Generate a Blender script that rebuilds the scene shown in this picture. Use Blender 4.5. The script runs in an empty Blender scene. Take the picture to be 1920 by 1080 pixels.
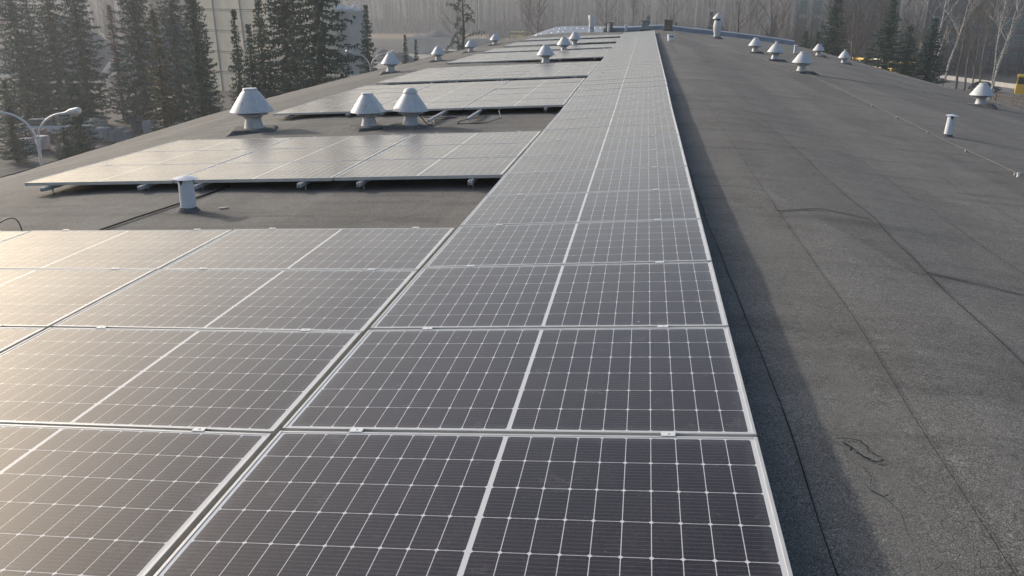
import bpy, math, random
from mathutils import Matrix, Vector, noise
random.seed(11)
S = bpy.context.scene
COL = S.collection
R_ = math.radians
# ------------------------------------------------------------------ camera
F_PX = 1535.44
cam_d = bpy.data.cameras.new('camera'); cam = bpy.data.objects.new('camera', cam_d); COL.objects.link(cam)
cam_d.sensor_width = 36.0; cam_d.lens = F_PX / 1920 * 36.0; cam_d.clip_start = .05; cam_d.clip_end = 6000
RM = Matrix(((0.98787686, -0.05992398, 0.14320763), (0.15486075, 0.31599782, -0.93603607), (0.01083771, 0.94686562, 0.32144681)))
cam.matrix_world = Matrix.Translation((-0.46240203, -2.62105911, 11.0)) @ RM.to_4x4()
S.camera = cam
S.render.resolution_x, S.render.resolution_y = 1024, 576
# ------------------------------------------------------------------ sky and sun
SUN_EL, SUN_AZ = R_(21), R_(-63)          # azimuth measured from +Y towards +X
sd = Vector((math.sin(SUN_AZ) * math.cos(SUN_EL), math.cos(SUN_AZ) * math.cos(SUN_EL), math.sin(SUN_EL)))
W = bpy.data.worlds.new("World"); S.world = W; W.use_nodes = True
nt = W.node_tree; nt.nodes.clear()
sky = nt.nodes.new('ShaderNodeTexSky'); sky.sky_type = 'NISHITA'; sky.sun_disc = False
sky.sun_elevation = SUN_EL; sky.sun_rotation = SUN_AZ
sky.air_density = 1.0; sky.dust_density = 3.6; sky.ozone_density = 1.0
bg = nt.nodes.new('ShaderNodeBackground'); bg.inputs[1].default_value = 0.15
wo = nt.nodes.new('ShaderNodeOutputWorld')
nt.links.new(sky.outputs[0], bg.inputs[0]); nt.links.new(bg.outputs[0], wo.inputs[0])
sl = bpy.data.lights.new('sun', 'SUN'); sl.energy = 2.6; sl.angle = R_(2.0); sl.color = (1.0, .93, .84)
so = bpy.data.objects.new('sun', sl); COL.objects.link(so); so.location = (-40, 30, 60)
so.rotation_euler = (-sd).to_track_quat('-Z', 'Y').to_euler()
S.view_settings.view_transform = 'Standard'; S.view_settings.look = 'None'; S.view_settings.exposure = 0.33
S.view_settings.gamma = 1.0; S.view_settings.use_curve_mapping = False

# ------------------------------------------------------------------ helpers
class N:
    """tiny node helper"""
    def __init__(s, name):
        s.m = bpy.data.materials.new(name); s.m.use_nodes = True; s.t = s.m.node_tree; s.t.nodes.clear()
        s.out = s.t.nodes.new('ShaderNodeOutputMaterial')
        s.p = s.t.nodes.new('ShaderNodeBsdfPrincipled'); s.t.links.new(s.p.outputs[0], s.out.inputs[0])
        s.tc = s.t.nodes.new('ShaderNodeTexCoord'); s.obj = s.tc.outputs['Object']
    def set(s, sock, v):
        if isinstance(v, bpy.types.NodeSocket): s.t.links.new(v, sock)
        else: sock.default_value = v
    def math(s, op, a, b=0.0, c=0.0, clamp=False):
        n = s.t.nodes.new('ShaderNodeMath'); n.operation = op; n.use_clamp = clamp
        s.set(n.inputs[0], a); s.set(n.inputs[1], b)
        if op in ('MULTIPLY_ADD', 'SMOOTH_MIN', 'COMPARE'): s.set(n.inputs[2], c)
        return n.outputs[0]
    def map(s, vec, scale=(1, 1, 1), loc=(0, 0, 0), rot=(0, 0, 0)):
        n = s.t.nodes.new('ShaderNodeMapping'); s.set(n.inputs['Vector'], vec)
        n.inputs['Scale'].default_value = scale; n.inputs['Location'].default_value = loc; n.inputs['Rotation'].default_value = rot
        return n.outputs[0]
    def noise(s, scale, vec=None, detail=4, rough=.55, dist=0.0):
        n = s.t.nodes.new('ShaderNodeTexNoise'); s.set(n.inputs['Vector'], vec or s.obj)
        n.inputs['Scale'].default_value = scale; n.inputs['Detail'].default_value = detail
        n.inputs['Roughness'].default_value = rough; n.inputs['Distortion'].default_value = dist
        return n.outputs[0]
    def voro(s, scale, vec=None, feature='F1'):
        n = s.t.nodes.new('ShaderNodeTexVoronoi'); n.feature = feature; s.set(n.inputs['Vector'], vec or s.obj)
        n.inputs['Scale'].default_value = scale
        return n.outputs['Distance']
    def ramp(s, v, stops):
        n = s.t.nodes.new('ShaderNodeValToRGB'); s.set(n.inputs[0], v); e = n.color_ramp.elements
        while len(e) < len(stops): e.new(.5)
        for q, (pos, c) in zip(e, stops):
            q.position = pos; q.color = (c, c, c, 1) if isinstance(c, (int, float)) else (*c, 1)
        return n.outputs[0]
    def mix(s, f, a, b, mode='MIX'):
        n = s.t.nodes.new('ShaderNodeMix'); n.data_type = 'RGBA'; n.blend_type = mode
        s.set(n.inputs[0], f)
        for i, v in ((6, a), (7, b)):
            if isinstance(v, tuple) and len(v) == 3: v = (*v, 1)
            s.set(n.inputs[i], v)
        return n.outputs[2]
    def sep(s, v):
        n = s.t.nodes.new('ShaderNodeSeparateXYZ'); s.set(n.inputs[0], v); return n.outputs
    def bump(s, h, strength=.3, dist=.01):
        n = s.t.nodes.new('ShaderNodeBump'); s.set(n.inputs['Height'], h)
        n.inputs['Strength'].default_value = strength; n.inputs['Distance'].default_value = dist
        s.t.links.new(n.outputs[0], s.p.inputs['Normal'])
    def fin(s, col, rough=.8, metal=0.0, spec=.5):
        s.set(s.p.inputs['Base Color'], (*col, 1) if isinstance(col, tuple) else col)
        s.set(s.p.inputs['Roughness'], rough); s.set(s.p.inputs['Metallic'], metal)
        s.p.inputs['Specular IOR Level'].default_value = spec
        return s.m

def mottled(name, a, b, scale=4, rough=.8, metal=0.0, bump=0.0, spec=.5, detail=5, objspace=True, stops=(.35, .65)):
    n = N(name)
    if not objspace:
        n.obj = n.t.nodes.new('ShaderNodeNewGeometry').outputs['Position']
    f = n.noise(scale, detail=detail)
    c = n.ramp(f, [(stops[0], a), (stops[1], b)])
    if bump: n.bump(n.noise(scale * 3, detail=6), bump, .02)
    return n.fin(c, rough, metal, spec)

class MB:
    def __init__(s): s.v = []; s.f = []
    def add(s, vs, fs):
        o = len(s.v); s.v.extend(vs); s.f.extend([tuple(i + o for i in f) for f in fs]); return s
    def box(s, c, d, rot=0.0, taper=1.0):
        cx, cy, cz = c; hx, hy, hz = d[0] / 2, d[1] / 2, d[2] / 2; ca, sa = math.cos(rot), math.sin(rot); vs = []
        for z in (-1, 1):
            k = taper if z > 0 else 1
            for x, y in ((-1, -1), (1, -1), (1, 1), (-1, 1)):
                X, Y = x * hx * k, y * hy * k
                vs.append((cx + X * ca - Y * sa, cy + X * sa + Y * ca, cz + z * hz))
        return s.add(vs, [(3, 2, 1, 0), (4, 5, 6, 7), (0, 1, 5, 4), (1, 2, 6, 5), (2, 3, 7, 6), (3, 0, 4, 7)])
    def lathe(s, prof, n=24, c=(0, 0, 0), cap=True):
        vs = []; fs = []
        for r, z in prof:
            for i in range(n):
                a = 2 * math.pi * i / n; vs.append((c[0] + r * math.cos(a), c[1] + r * math.sin(a), c[2] + z))
        for j in range(len(prof) - 1):
            for i in range(n):
                a, b = j * n + i, j * n + (i + 1) % n; fs.append((a, b, b + n, a + n))
        if cap: fs.append(tuple(range(n))[::-1]); fs.append(tuple(range((len(prof) - 1) * n, len(prof) * n)))
        return s.add(vs, fs)
    def tube(s, pts, r, n=6, cap=True):
        pts = [Vector(p) for p in pts]; rs = r if isinstance(r, (list, tuple)) else [r] * len(pts); vs = []; fs = []
        up = Vector((0, 0, 1))
        for i, p in enumerate(pts):
            t = (pts[min(i + 1, len(pts) - 1)] - pts[max(i - 1, 0)])
            t = t.normalized() if t.length > 1e-9 else up
            a = t.cross(up if abs(t.z) < .95 else Vector((1, 0, 0))).normalized(); b = t.cross(a)
            for k in range(n):
                th = 2 * math.pi * k / n; q = p + (a * math.cos(th) + b * math.sin(th)) * rs[i]; vs.append(tuple(q))
        for j in range(len(pts) - 1):
            for k in range(n):
                a0, b0 = j * n + k, j * n + (k + 1) % n; fs.append((a0, b0, b0 + n, a0 + n))
        if cap: fs.append(tuple(range(n))[::-1]); fs.append(tuple(range((len(pts) - 1) * n, len(pts) * n)))
        return s.add(vs, fs)
    def mesh(s, name, mat, smooth=False):
        me = bpy.data.meshes.new(name); me.from_pydata(s.v, [], s.f); me.update()
        mats = mat if isinstance(mat, (list, tuple)) else [mat]
        for m in mats:
            if m: me.materials.append(m)
        if smooth:
            me.shade_smooth() if hasattr(me, 'shade_smooth') else None
            me.set_sharp_from_angle(angle=R_(40))
        return me
    def build(s, name, mat, parent=None, smooth=False, loc=(0, 0, 0), bevel=0.0):
        o = bpy.data.objects.new(name, s.mesh(name, mat, smooth)); COL.objects.link(o)
        o.location = loc
        if parent: o.parent = parent
        if bevel:
            m = o.modifiers.new('bevel', 'BEVEL'); m.width = bevel; m.segments = 2; m.limit_method = 'ANGLE'
        return o
def tag(o, label, cat, group=None, kind=None):
    if label: o['label'] = label
    if cat: o['category'] = cat
    if group: o['group'] = group
    if kind: o['kind'] = kind
    return o
def structure(o): o['kind'] = 'structure'; return o
def empty(name, loc, label, cat, group=None, rot=(0, 0, 0), sc=1.0):
    o = bpy.data.objects.new(name, None); COL.objects.link(o); o.empty_display_size = .2
    o.location = loc; o.rotation_euler = rot; o.scale = (sc, sc, sc) if isinstance(sc, (int, float)) else sc
    return tag(o, label, cat, group)
def kids(o): return [c for c in ALLKIDS.get(o.name, [])]
ALLKIDS = {}
def part(mb, name, mat, root, **k):
    o = mb.build(name, mat, root, **k); ALLKIDS.setdefault(root.name, []).append(o); return o
def dup(root, loc, rot=(0, 0, 0), label=None, sc=None):
    r = root.copy(); COL.objects.link(r); r.location = loc; r.rotation_euler = rot
    if sc is not None: r.scale = (sc, sc, sc) if isinstance(sc, (int, float)) else sc
    if label: r['label'] = label
    for ch in kids(root):
        c = ch.copy(); COL.objects.link(c); c.parent = r; ALLKIDS.setdefault(r.name, []).append(c)
        for g in kids(ch):
            d = g.copy(); COL.objects.link(d); d.parent = c; ALLKIDS.setdefault(c.name, []).append(d)
    return r
ORD = ['nearest', 'second', 'third', 'fourth', 'fifth', 'sixth', 'seventh', 'eighth', 'ninth', 'tenth', 'eleventh', 'twelfth', 'thirteenth',
       'fourteenth', 'fifteenth', 'sixteenth', 'seventeenth', 'eighteenth', 'nineteenth', 'twentieth']
ORD += ['twenty-' + w for w in ['first'] + ORD[1:9]] + ['thirtieth'] + ['thirty-' + w for w in ['first'] + ORD[1:9]] + ['fortieth'] + ['forty-' + w for w in ['first'] + ORD[1:9]]

# ------------------------------------------------------------------ roof shape
Z0 = 9.6146; T = R_(4.6); TB = T - .0226; PP = 1.06; XRG = .6; XL, XR2 = -11.5, 9.5; YN, YF = -9.0, 57.0
def interp(x, xs, ys):
    if x <= xs[0]: return ys[0]
    for i in range(len(xs) - 1):
        if x <= xs[i + 1]: return ys[i] + (ys[i + 1] - ys[i]) * (x - xs[i]) / (xs[i + 1] - xs[i])
    return ys[-1]
def zp(y): return interp(y, [10.6, 12.72, 14.84, 18, 24.4, 48.8, 63], [0, .03, .06, .08, .12, .33, .36])
def ex(y): return interp(y, [0, 10, 14, 20, 28, 60], [.04, .04, .12, .25, .3, .27])
def roof(x, y):
    s = x - XRG; a = abs(s); base = math.sqrt(a * a + .25) - .5
    if s < 0: h = .052 * base + .02 * max(a - 6, 0) ** 2 - ex(y) * (a / 12.1) ** 2
    else: h = .060 * base + (.0042 + .0007 * min(max((26 - y) / 6, 0), 1)) * a * a
    k = min(max((a - .35) / 1.6, 0), 1)
    return Z0 - .13 - .07 * k * k * (3 - 2 * k) - h + zp(y)

# ------------------------------------------------------------------ materials
def m_felt():
    n = N('roofing_felt')
    p = n.obj; x, y, z = n.sep(p)
    big = n.noise(.35, n.map(p, (1, .45, 1)), 4, .6)
    mid = n.noise(2.2, n.map(p, (1, .35, 1)), 5, .65)
    streak = n.noise(1.4, n.map(p, (.35, 2.4, 1)), 4, .6)
    c = n.mix(n.ramp(big, [(.3, 0.0), (.7, 1.0)]), (.098, .094, .086), (.138, .132, .120))
    c = n.mix(n.ramp(mid, [(.3, 0.0), (.75, 1.0)]), c, (.150, .146, .136))
    c = n.mix(n.math('MULTIPLY', n.ramp(streak, [(.5, 0.0), (.7, 1.0)]), .45), c, (.052, .050, .047))
    strip = n.t.nodes.new('ShaderNodeTexWhiteNoise'); strip.noise_dimensions = '2D'
    cv = n.t.nodes.new('ShaderNodeCombineXYZ'); n.set(cv.inputs[0], n.math('FLOOR', n.math('DIVIDE', n.math('ADD', n.math('ADD', x, -.72), n.math('MULTIPLY', mid, .02)), .70)))
    n.set(cv.inputs[1], n.math('FLOOR', n.math('DIVIDE', n.math('ADD', y, n.math('MULTIPLY', x, 3.7)), 7.5))); n.t.links.new(cv.outputs[0], strip.inputs['Vector'])
    c = n.mix(1.0, c, n.ramp(strip.outputs['Value'], [(0.0, .88), (1.0, 1.13)]), 'MULTIPLY')
    blot = n.noise(5.5, n.map(p, (1, .8, 1)), 5, .75); c = n.mix(1.0, c, n.ramp(blot, [(.32, .88), (.5, 1.0), (.70, 1.12)]), 'MULTIPLY')
    g3 = n.noise(34, p, 3, .8); c = n.mix(1.0, c, n.ramp(g3, [(.3, .82), (.7, 1.20)]), 'MULTIPLY')
    # mineral granules
    g = n.noise(210, p, 2, .8); g2 = n.noise(75, p, 3, .7)
    c = n.mix(1.0, c, n.ramp(g, [(.30, .22), (.5, .92), (.70, 2.5)]), 'MULTIPLY')
    c = n.mix(1.0, c, n.ramp(g2, [(.3, .72), (.7, 1.25)]), 'MULTIPLY')
    # alligator cracks along the ridge
    dr = n.math('ABSOLUTE', n.math('SUBTRACT', x, .46)); band = n.math('SUBTRACT', 1.0, n.math('DIVIDE', dr, .26), clamp=True)
    wob = n.noise(5, p, 3); wv = n.t.nodes.new('ShaderNodeVectorMath'); wv.operation = 'ADD'
    n.t.links.new(p, wv.inputs[0]); sc = n.t.nodes.new('ShaderNodeVectorMath'); sc.operation = 'SCALE'
    nn = n.t.nodes.new('ShaderNodeTexNoise'); nn.inputs['Scale'].default_value = 9; n.t.links.new(p, nn.inputs['Vector'])
    n.t.links.new(nn.outputs['Color'], sc.inputs[0]); sc.inputs['Scale'].default_value = .08; n.t.links.new(sc.outputs[0], wv.inputs[1])
    vo = n.voro(17, wv.outputs[0], 'DISTANCE_TO_EDGE')
    crack = n.ramp(vo, [(0.0, 1.0), (.05, 0.0)])
    cm = n.math('MULTIPLY', n.math('MULTIPLY', crack, n.ramp(wob, [(.42, 0.0), (.56, 1.0)])), n.ramp(band, [(.0, 0.0), (.5, .42)]))
    c = n.mix(cm, c, (.018, .017, .016))
    # worn lighter ridge crest
    c = n.mix(n.math('MULTIPLY', n.ramp(band, [(0.0, 0.0), (.9, .45)]), n.ramp(mid, [(.35, .2), (.6, 1.0)])), c, (.165, .158, .142), 'MIX')
    h = n.math('ADD', n.math('MULTIPLY', n.noise(120, p, 3, .8), .004), n.math('MULTIPLY', streak, .02))
    h = n.math('SUBTRACT', h, n.math('MULTIPLY', cm, .004))
    n.bump(h, .8, 1.0)
    return n.fin(c, .88, 0, .35)
M_FELT = m_felt()
def m_cells():
    n = N('solar_cells'); x, y, z = n.sep(n.obj); PX, PY = .0845, .1675
    ax = n.math('SUBTRACT', n.math('ABSOLUTE', x), .0075)
    fx = n.math('ABSOLUTE', n.math('SUBTRACT', n.math('FRACT', n.math('ADD', n.math('DIVIDE', ax, PX), .5)), .5)); dx = n.math('MULTIPLY', fx, PX)
    fy = n.math('ABSOLUTE', n.math('SUBTRACT', n.math('FRACT', n.math('ADD', n.math('DIVIDE', y, PY), .5)), .5)); dy = n.math('MULTIPLY', fy, PY)
    line = n.math('MAXIMUM', n.math('LESS_THAN', dx, .0012), n.math('LESS_THAN', dy, .0011))
    cham = n.math('LESS_THAN', n.math('ADD', dx, dy), .0086)
    ctr = n.math('LESS_THAN', ax, 0.0)
    edge = n.math('MAXIMUM', n.math('GREATER_THAN', n.math('ABSOLUTE', x), .8525), n.math('GREATER_THAN', n.math('ABSOLUTE', y), .5027))
    w = n.math('MAXIMUM', n.math('MAXIMUM', line, cham), n.math('MAXIMUM', ctr, edge))
    bb = n.math('LESS_THAN', n.math('FRACT', n.math('MULTIPLY', y, 1 / .0187)), .055)
    bb2 = n.math('LESS_THAN', n.math('FRACT', n.math('MULTIPLY', x, 1 / .0053)), .16)
    oi = n.t.nodes.new('ShaderNodeObjectInfo').outputs['Random']
    cell = n.mix(oi, (.011, .008, .013), (.015, .010, .013))
    spk = n.noise(420, n.obj, 1, .5)
    cell = n.mix(n.ramp(spk, [(.60, 0.0), (.72, .55)]), cell, (.10, .09, .10))
    c = n.mix(n.math('MULTIPLY', bb, .25), cell, (.42, .42, .45))
    c = n.mix(w, c, (.56, .57, .58))
    # thin film of dust
    d = n.noise(3.0, n.map(n.obj, (1, 1, 1)), 5, .7); d2 = n.noise(60, n.obj, 2)
    c = n.mix(n.math('MULTIPLY', n.ramp(d, [(.3, .012), (.8, .06)]), n.ramp(d2, [(.3, .6), (.7, 1.3)])), c, (.36, .31, .27))
    eb = n.math('MAXIMUM', n.math('DIVIDE', n.math('SUBTRACT', n.math('ABSOLUTE', x), .815), .05, clamp=True), n.math('DIVIDE', n.math('SUBTRACT', n.math('ABSOLUTE', y), .462), .045, clamp=True))
    c = n.mix(n.math('MULTIPLY', n.math('MULTIPLY', eb, n.noise(11, n.obj, 4, .7)), .16), c, (.42, .43, .46))
    off = n.t.nodes.new('ShaderNodeVectorMath'); off.operation = 'ADD'; n.t.links.new(n.obj, off.inputs[0]); oc = n.t.nodes.new('ShaderNodeCombineXYZ'); n.set(oc.inputs[2], n.math('MULTIPLY', oi, 40.0)); n.t.links.new(oc.outputs[0], off.inputs[1])
    wm = n.noise(7, off.outputs[0], 5, .75); c = n.mix(n.ramp(wm, [(.60, 0.0), (.68, .06), (.72, 0.0)]), c, (.5, .48, .45))
    sp_ = n.voro(3.2, off.outputs[0]); c = n.mix(n.ramp(sp_, [(0.0, .75), (.016, .6), (.024, 0.0)]), c, (.55, .53, .48))
    n.fin(c, .24, 0, .48); n.p.inputs['Sheen Weight'].default_value = .30; n.p.inputs['Sheen Roughness'].default_value = .27; n.p.inputs['Sheen Tint'].default_value = (1.0, .92, .86, 1)
    n.set(n.p.inputs['Roughness'], n.ramp(n.noise(2.0, n.obj, 4), [(.3, .20), (.7, .26)]))
    n.p.inputs['IOR'].default_value = 1.45
    return n.m
M_CELLS = m_cells()
M_ALU = mottled('anodised_aluminium', (.50, .50, .49), (.58, .575, .55), 8, .40, .35)
M_CLAMP = N('matt_clamp_metal').fin((.70, .70, .68), .28, .1, .6)
M_ALUDARK = mottled('rail_aluminium', (.50, .51, .53), (.60, .61, .62), 12, .4, .3)
M_BACK = N('panel_backsheet').fin((.30, .30, .31), .6)
M_STEEL = mottled('bolt_steel', (.3, .3, .3), (.45, .44, .42), 20, .4, .8)
def m_vent():
    n = N('weathered_grey_paint')
    a = n.noise(9, n.map(n.obj, (1, 1, .35)), 6, .7); b = n.noise(28, n.map(n.obj, (1, 1, .2)), 4)
    c = n.mix(n.ramp(a, [(.35, 0.0), (.7, 1.0)]), (.58, .60, .62), (.44, .46, .48))
    c = n.mix(n.math('MULTIPLY', n.ramp(b, [(.58, 0.0), (.72, 1.0)]), .40), c, (.22, .19, .16))
    n.bump(b, .08, .002); return n.fin(c, .55, .15)
M_VENT = m_vent()
M_NECK = mottled('dull_zinc_neck', (.36, .38, .40), (.52, .53, .54), 9, .6, .2)
M_DARK = N('dark_metal_and_opening_shade').fin((.035, .035, .038), .6, .3)  # dark metal parts, and the shade painted for the vent pipe openings
M_CURB = mottled('felted_curb', (.05, .052, .055), (.12, .12, .12), 9, .9, 0, .6)
M_PVC = mottled('pale_plastic_pipe', (.52, .56, .62), (.62, .65, .70), 5, .5)
M_WHITE = mottled('white_plastic', (.72, .72, .72), (.8, .8, .8), 5, .4)
M_BLUE = N('blue_print').fin((.03, .14, .55), .45)
M_ZINC = mottled('blue_grey_sheet', (.17, .20, .25), (.23, .26, .31), 1.5, .5, .2, 0)
M_CONC = mottled('grey_concrete', (.26, .25, .23), (.36, .35, .32), 1.2, .85, 0, .3)
M_BROWNC = mottled('brown_chimney_render', (.14, .115, .085), (.22, .18, .14), 6, .9, 0, .3)
M_GREENC = mottled('green_grey_sheet', (.17, .22, .22), (.23, .28, .28), 3, .6)
M_CABLE = N('black_cable').fin((.02, .02, .02), .5)
M_SEAM = N('bitumen_seam').fin((.022, .022, .022), .9, 0, .2)
M_WIRE = N('galvanised_wire').fin((.22, .22, .21), .45, .5)

# ------------------------------------------------------------------ the hall we stand on
hall = empty('flat_hall_building', (0, 0, 0), 'long low hall whose grey felt roof carries all the solar panels', 'building')
def build_roof():
    nx, ny = 120, 430; vs = []; fs = []
    for j in range(ny + 1):
        y = YN + (YF - YN) * (j / ny)
        for i in range(nx + 1):
            x = XL + (XR2 - XL) * i / nx
            w = noise.noise(Vector((x * .45, y * 1.5, 3.1))) * .010 + noise.noise(Vector((x * 1.6, y * .45, 9.0))) * .008 + noise.noise(Vector((x * .12, y * .12, 1.0))) * .02
            e = .022 * max(0, 1 - abs(((x - .2) % .70) - .0) / .06) * 0
            vs.append((x, y, roof(x, y) + w + e))
    for j in range(ny):
        for i in range(nx):
            a = j * (nx + 1) + i; fs.append((a, a + 1, a + nx + 2, a + nx + 1))
    mb = MB(); mb.add(vs, fs); return mb
part(build_roof(), 'roof', M_FELT, hall, smooth=True)
mb = MB()
for x0, x1, y0, y1 in ((XL + .25, XL + .5, YN, YF), (XR2 - .5, XR2 - .25, YN, YF), (XL + .5, XR2 - .5, YN, YN + .3), (XL + .5, XR2 - .5, YF - .5, YF - .2)):
    part(MB().box(((x0 + x1) / 2, (y0 + y1) / 2, 3.7), (x1 - x0, y1 - y0, 7.4)), 'wall', M_CONC, hall)
# metal drip edge along both eaves
for X in (XL, XR2):
    mb = MB(); ys = [YN + (YF - YN) * i / 60 for i in range(61)]
    mb.tube([(X, y, roof(X, y) + .004) for y in ys], .014, 5); part(mb, 'eaves_trim', M_CURB, hall)
# sheet metal upstand across the far end
mb = MB(); xs = [-3.4 + (XR2 + 3.4) * i / 50 for i in range(51)]
for i in range(50):
    x0, x1 = xs[i], xs[i + 1]; z0, z1 = roof(x0, YF), roof(x1, YF); h = .27
    mb.add([(x0, YF - .02, z0 - .05), (x1, YF - .02, z1 - .05), (x1, YF + .05, z1 + h), (x0, YF + .05, z0 + h), (x1, YF + .85, z1 + h + .06), (x0, YF + .85, z0 + h + .06), (x0, YF + .85, z0 - 1), (x1, YF + .85, z1 - 1)],
           [(0, 1, 2, 3), (3, 2, 4, 5), (5, 4, 7, 6)])
part(mb, 'end_upstand', M_ZINC, hall)

def ribbon(pts, w, lift=.008):
    """dark lap joint lying on the felt"""
    mb = MB(); vs = []; fs = []
    P = []
    for a, b in zip(pts[:-1], pts[1:]):
        L = math.hypot(b[0] - a[0], b[1] - a[1]); k = max(2, int(L / .12))
        for i in range(k): P.append((a[0] + (b[0] - a[0]) * i / k, a[1] + (b[1] - a[1]) * i / k))
    P.append(pts[-1])
    P = [(x + .012 * noise.noise(Vector((x * 1.3, y * 1.3, 5))), y + .02 * noise.noise(Vector((x * 2, y * 2, 15)))) for x, y in P]
    for i, (x, y) in enumerate(P):
        q = P[min(i + 1, len(P) - 1)]; r = P[max(i - 1, 0)]; dx, dy = q[0] - r[0], q[1] - r[1]; L = math.hypot(dx, dy) or 1
        nx_, ny_ = -dy / L * w / 2, dx / L * w / 2; ww = .6 + .8 * abs(noise.noise(Vector((x * 3, y * 3, 0))))
        for s in (-1, 1):
            X, Y = x + s * nx_ * ww, y + s * ny_ * ww
            g = noise.noise(Vector((X * .45, Y * 1.5, 3.1))) * .010 + noise.noise(Vector((X * 1.6, Y * .45, 9.0))) * .008 + noise.noise(Vector((X * .12, Y * .12, 1.0))) * .02
            vs.append((X, Y, roof(X, Y) + g + lift))
    for i in range(len(P) - 1): fs.append((2 * i, 2 * i + 1, 2 * i + 3, 2 * i + 2))
    mb.add(vs, fs); return mb
SEAMS = [([(.19, -1.5), (.2, .7), (.16, 2.1), (.10, 4.4), (.02, 9), (-.05, 14), (.0, 30)], .006),
         ([(.70, -1.5), (.72, .36), (.75, 1.8), (.71, 5.2), (.66, 11), (.60, 25), (.6, 45)], .004),
         ([(1.38, -.5), (1.40, 2.73), (1.44, 4.14), (1.41, 5.0)], .008), ([(1.41, 5.0), (1.4, 11), (1.4, 40)], .005),
         ([(2.15, 0), (2.15, 14), (2.1, 40)], .004), ([(2.9, 0), (2.85, 30)], .004), ([(3.6, 2), (3.6, 40)], .004), ([(5.2, 6), (5.2, 45)], .004),
         ([(.71, 4.37), (1.05, 4.3), (1.4, 4.12)], .018), ([(1.4, 2.73), (1.7, 2.66), (1.94, 2.58), (2.15, 2.5)], .018), ([(.2, 5.37), (.5, 5.33), (.71, 5.2)], .009),
         ([(0, 4.45), (.16, 4.44)], .009), ([(.75, 11.2), (1.4, 11.0)], .008), ([(1.4, 8.3), (2.15, 8.0)], .008), ([(2.1, 15.2), (3.5, 14.6)], .010), ([(2.15, 6.1), (2.9, 5.9)], .007),
         ([(-6.77, 4.67), (-5.92, 4.59)], .010), ([(-5.07, 4.30), (-4.06, 4.09)], .008), ([(-4.0, 4.14), (-3.27, 4.11)], .012), ([(-3.2, 4.10), (-2.4, 4.05)], .006),
         ([(-5.6, 11.1), (-4.9, 10.9)], .008), ([(-3.9, 9.6), (-2.5, 9.5)], .008), ([(-8.2, 8.4), (-7.4, 8.3)], .010),
         ([(.33, .78), (.40, .765), (.46, .74), (.50, .735)], .003), ([(.40, .05), (.44, .0), (.46, .015)], .006), ([(.30, 1.62), (.38, 1.60), (.45, 1.58)], .004), ([(.60, 1.56), (.66, 1.535), (.70, 1.52)], .006),
         ([(.37, .40), (.41, .405), (.46, .385)], .006), ([(.385, .37), (.41, .33), (.40, .31)], .010), ([(.455, .385), (.47, .34), (.465, .31), (.50, .27)], .004), ([(.42, .30), (.44, .265), (.46, .25)], .009), ([(.46, .24), (.49, .235), (.505, .25)], .007),
         ([(.36, .55), (.37, .50), (.40, .46)], .002), ([(.42, .20), (.43, .12), (.41, .06)], .002), ([(.45, -.02), (.47, -.10), (.46, -.2)], .002)]
for P, w in SEAMS:
    P = [((x + .46) * .96 - .46, (y + 2.62) * .96 - 2.62) if 0 <= x < .8 and y < 9 else (x, y) for x, y in P]
    part(ribbon(P, w), 'felt_seam', M_SEAM, hall)

# ------------------------------------------------------------------ metal clad extension past the far end
ext = empty('metal_roofed_extension', (0, 0, 0), 'blue grey sheet metal roofed block joining the far end of the felt roof', 'building')
pa = [(-12.6, 7.6), (-11.6, 8.15), (-10.2, 8.68), (-8.6, 9.03), (-7, 9.24), (-4, 9.45), (.6, 9.70), (4, 9.5), (7, 9.15), (9.6, 8.75)]
pb = [(-12.0, 7.2), (-10.6, 8.5), (-9.4, 9.35), (-8.6, 9.58), (-7.4, 9.68), (-4, 9.70), (.6, 9.80), (4, 9.55), (7, 9.15), (9.6, 8.7)]
mb = MB(); YA, YB = 57.2, 76
for i in range(len(pa) - 1):
    for j in range(6):
        def q(k, u): return (pa[k][0] * (1 - u) + pb[k][0] * u, YA + (YB - YA) * u, pa[k][1] * (1 - u) + pb[k][1] * u)
        mb.add([q(i, j / 6), q(i + 1, j / 6), q(i + 1, (j + 1) / 6), q(i, (j + 1) / 6)], [(0, 1, 2, 3)])
mb.add([(x, YB, z) for x, z in pb] + [(9.6, YB, 0), (-12, YB, 0)], [tuple(range(len(pb) + 2))[::-1]])
mb.add([(x, YA, z) for x, z in pa] + [(9.6, YA, 0), (-12.6, YA, 0)], [tuple(range(len(pa) + 2))])
part(mb, 'roof', M_ZINC, ext, smooth=False)
part(MB().box((-11.9, 66.9, 3.6), (.2, 18, 7.2)), 'wall', M_CONC, ext); part(MB().box((9.4, 66.9, 4.25), (.2, 18, 8.5)), 'wall', M_CONC, ext)
M_GLINT = N('bright_glint_dome').fin((.85, .85, .82), .08, .6)
dome = MB(); dome.lathe([(.09, 0), (.09, .03), (.078, .06), (.05, .085), (.01, .095)], 12)  # little bright domes added to stand in for glints on the sheet metal
dome_me = dome.mesh('glint_dome', M_GLINT, True)
def ez(x, y):
    u = (y - YA) / (YB - YA); P_ = [(a_[0] * (1 - u) + b_[0] * u, a_[1] * (1 - u) + b_[1] * u) for a_, b_ in zip(pa, pb)]
    return interp(x, [p[0] for p in P_], [p[1] for p in P_])
k = 0
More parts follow.
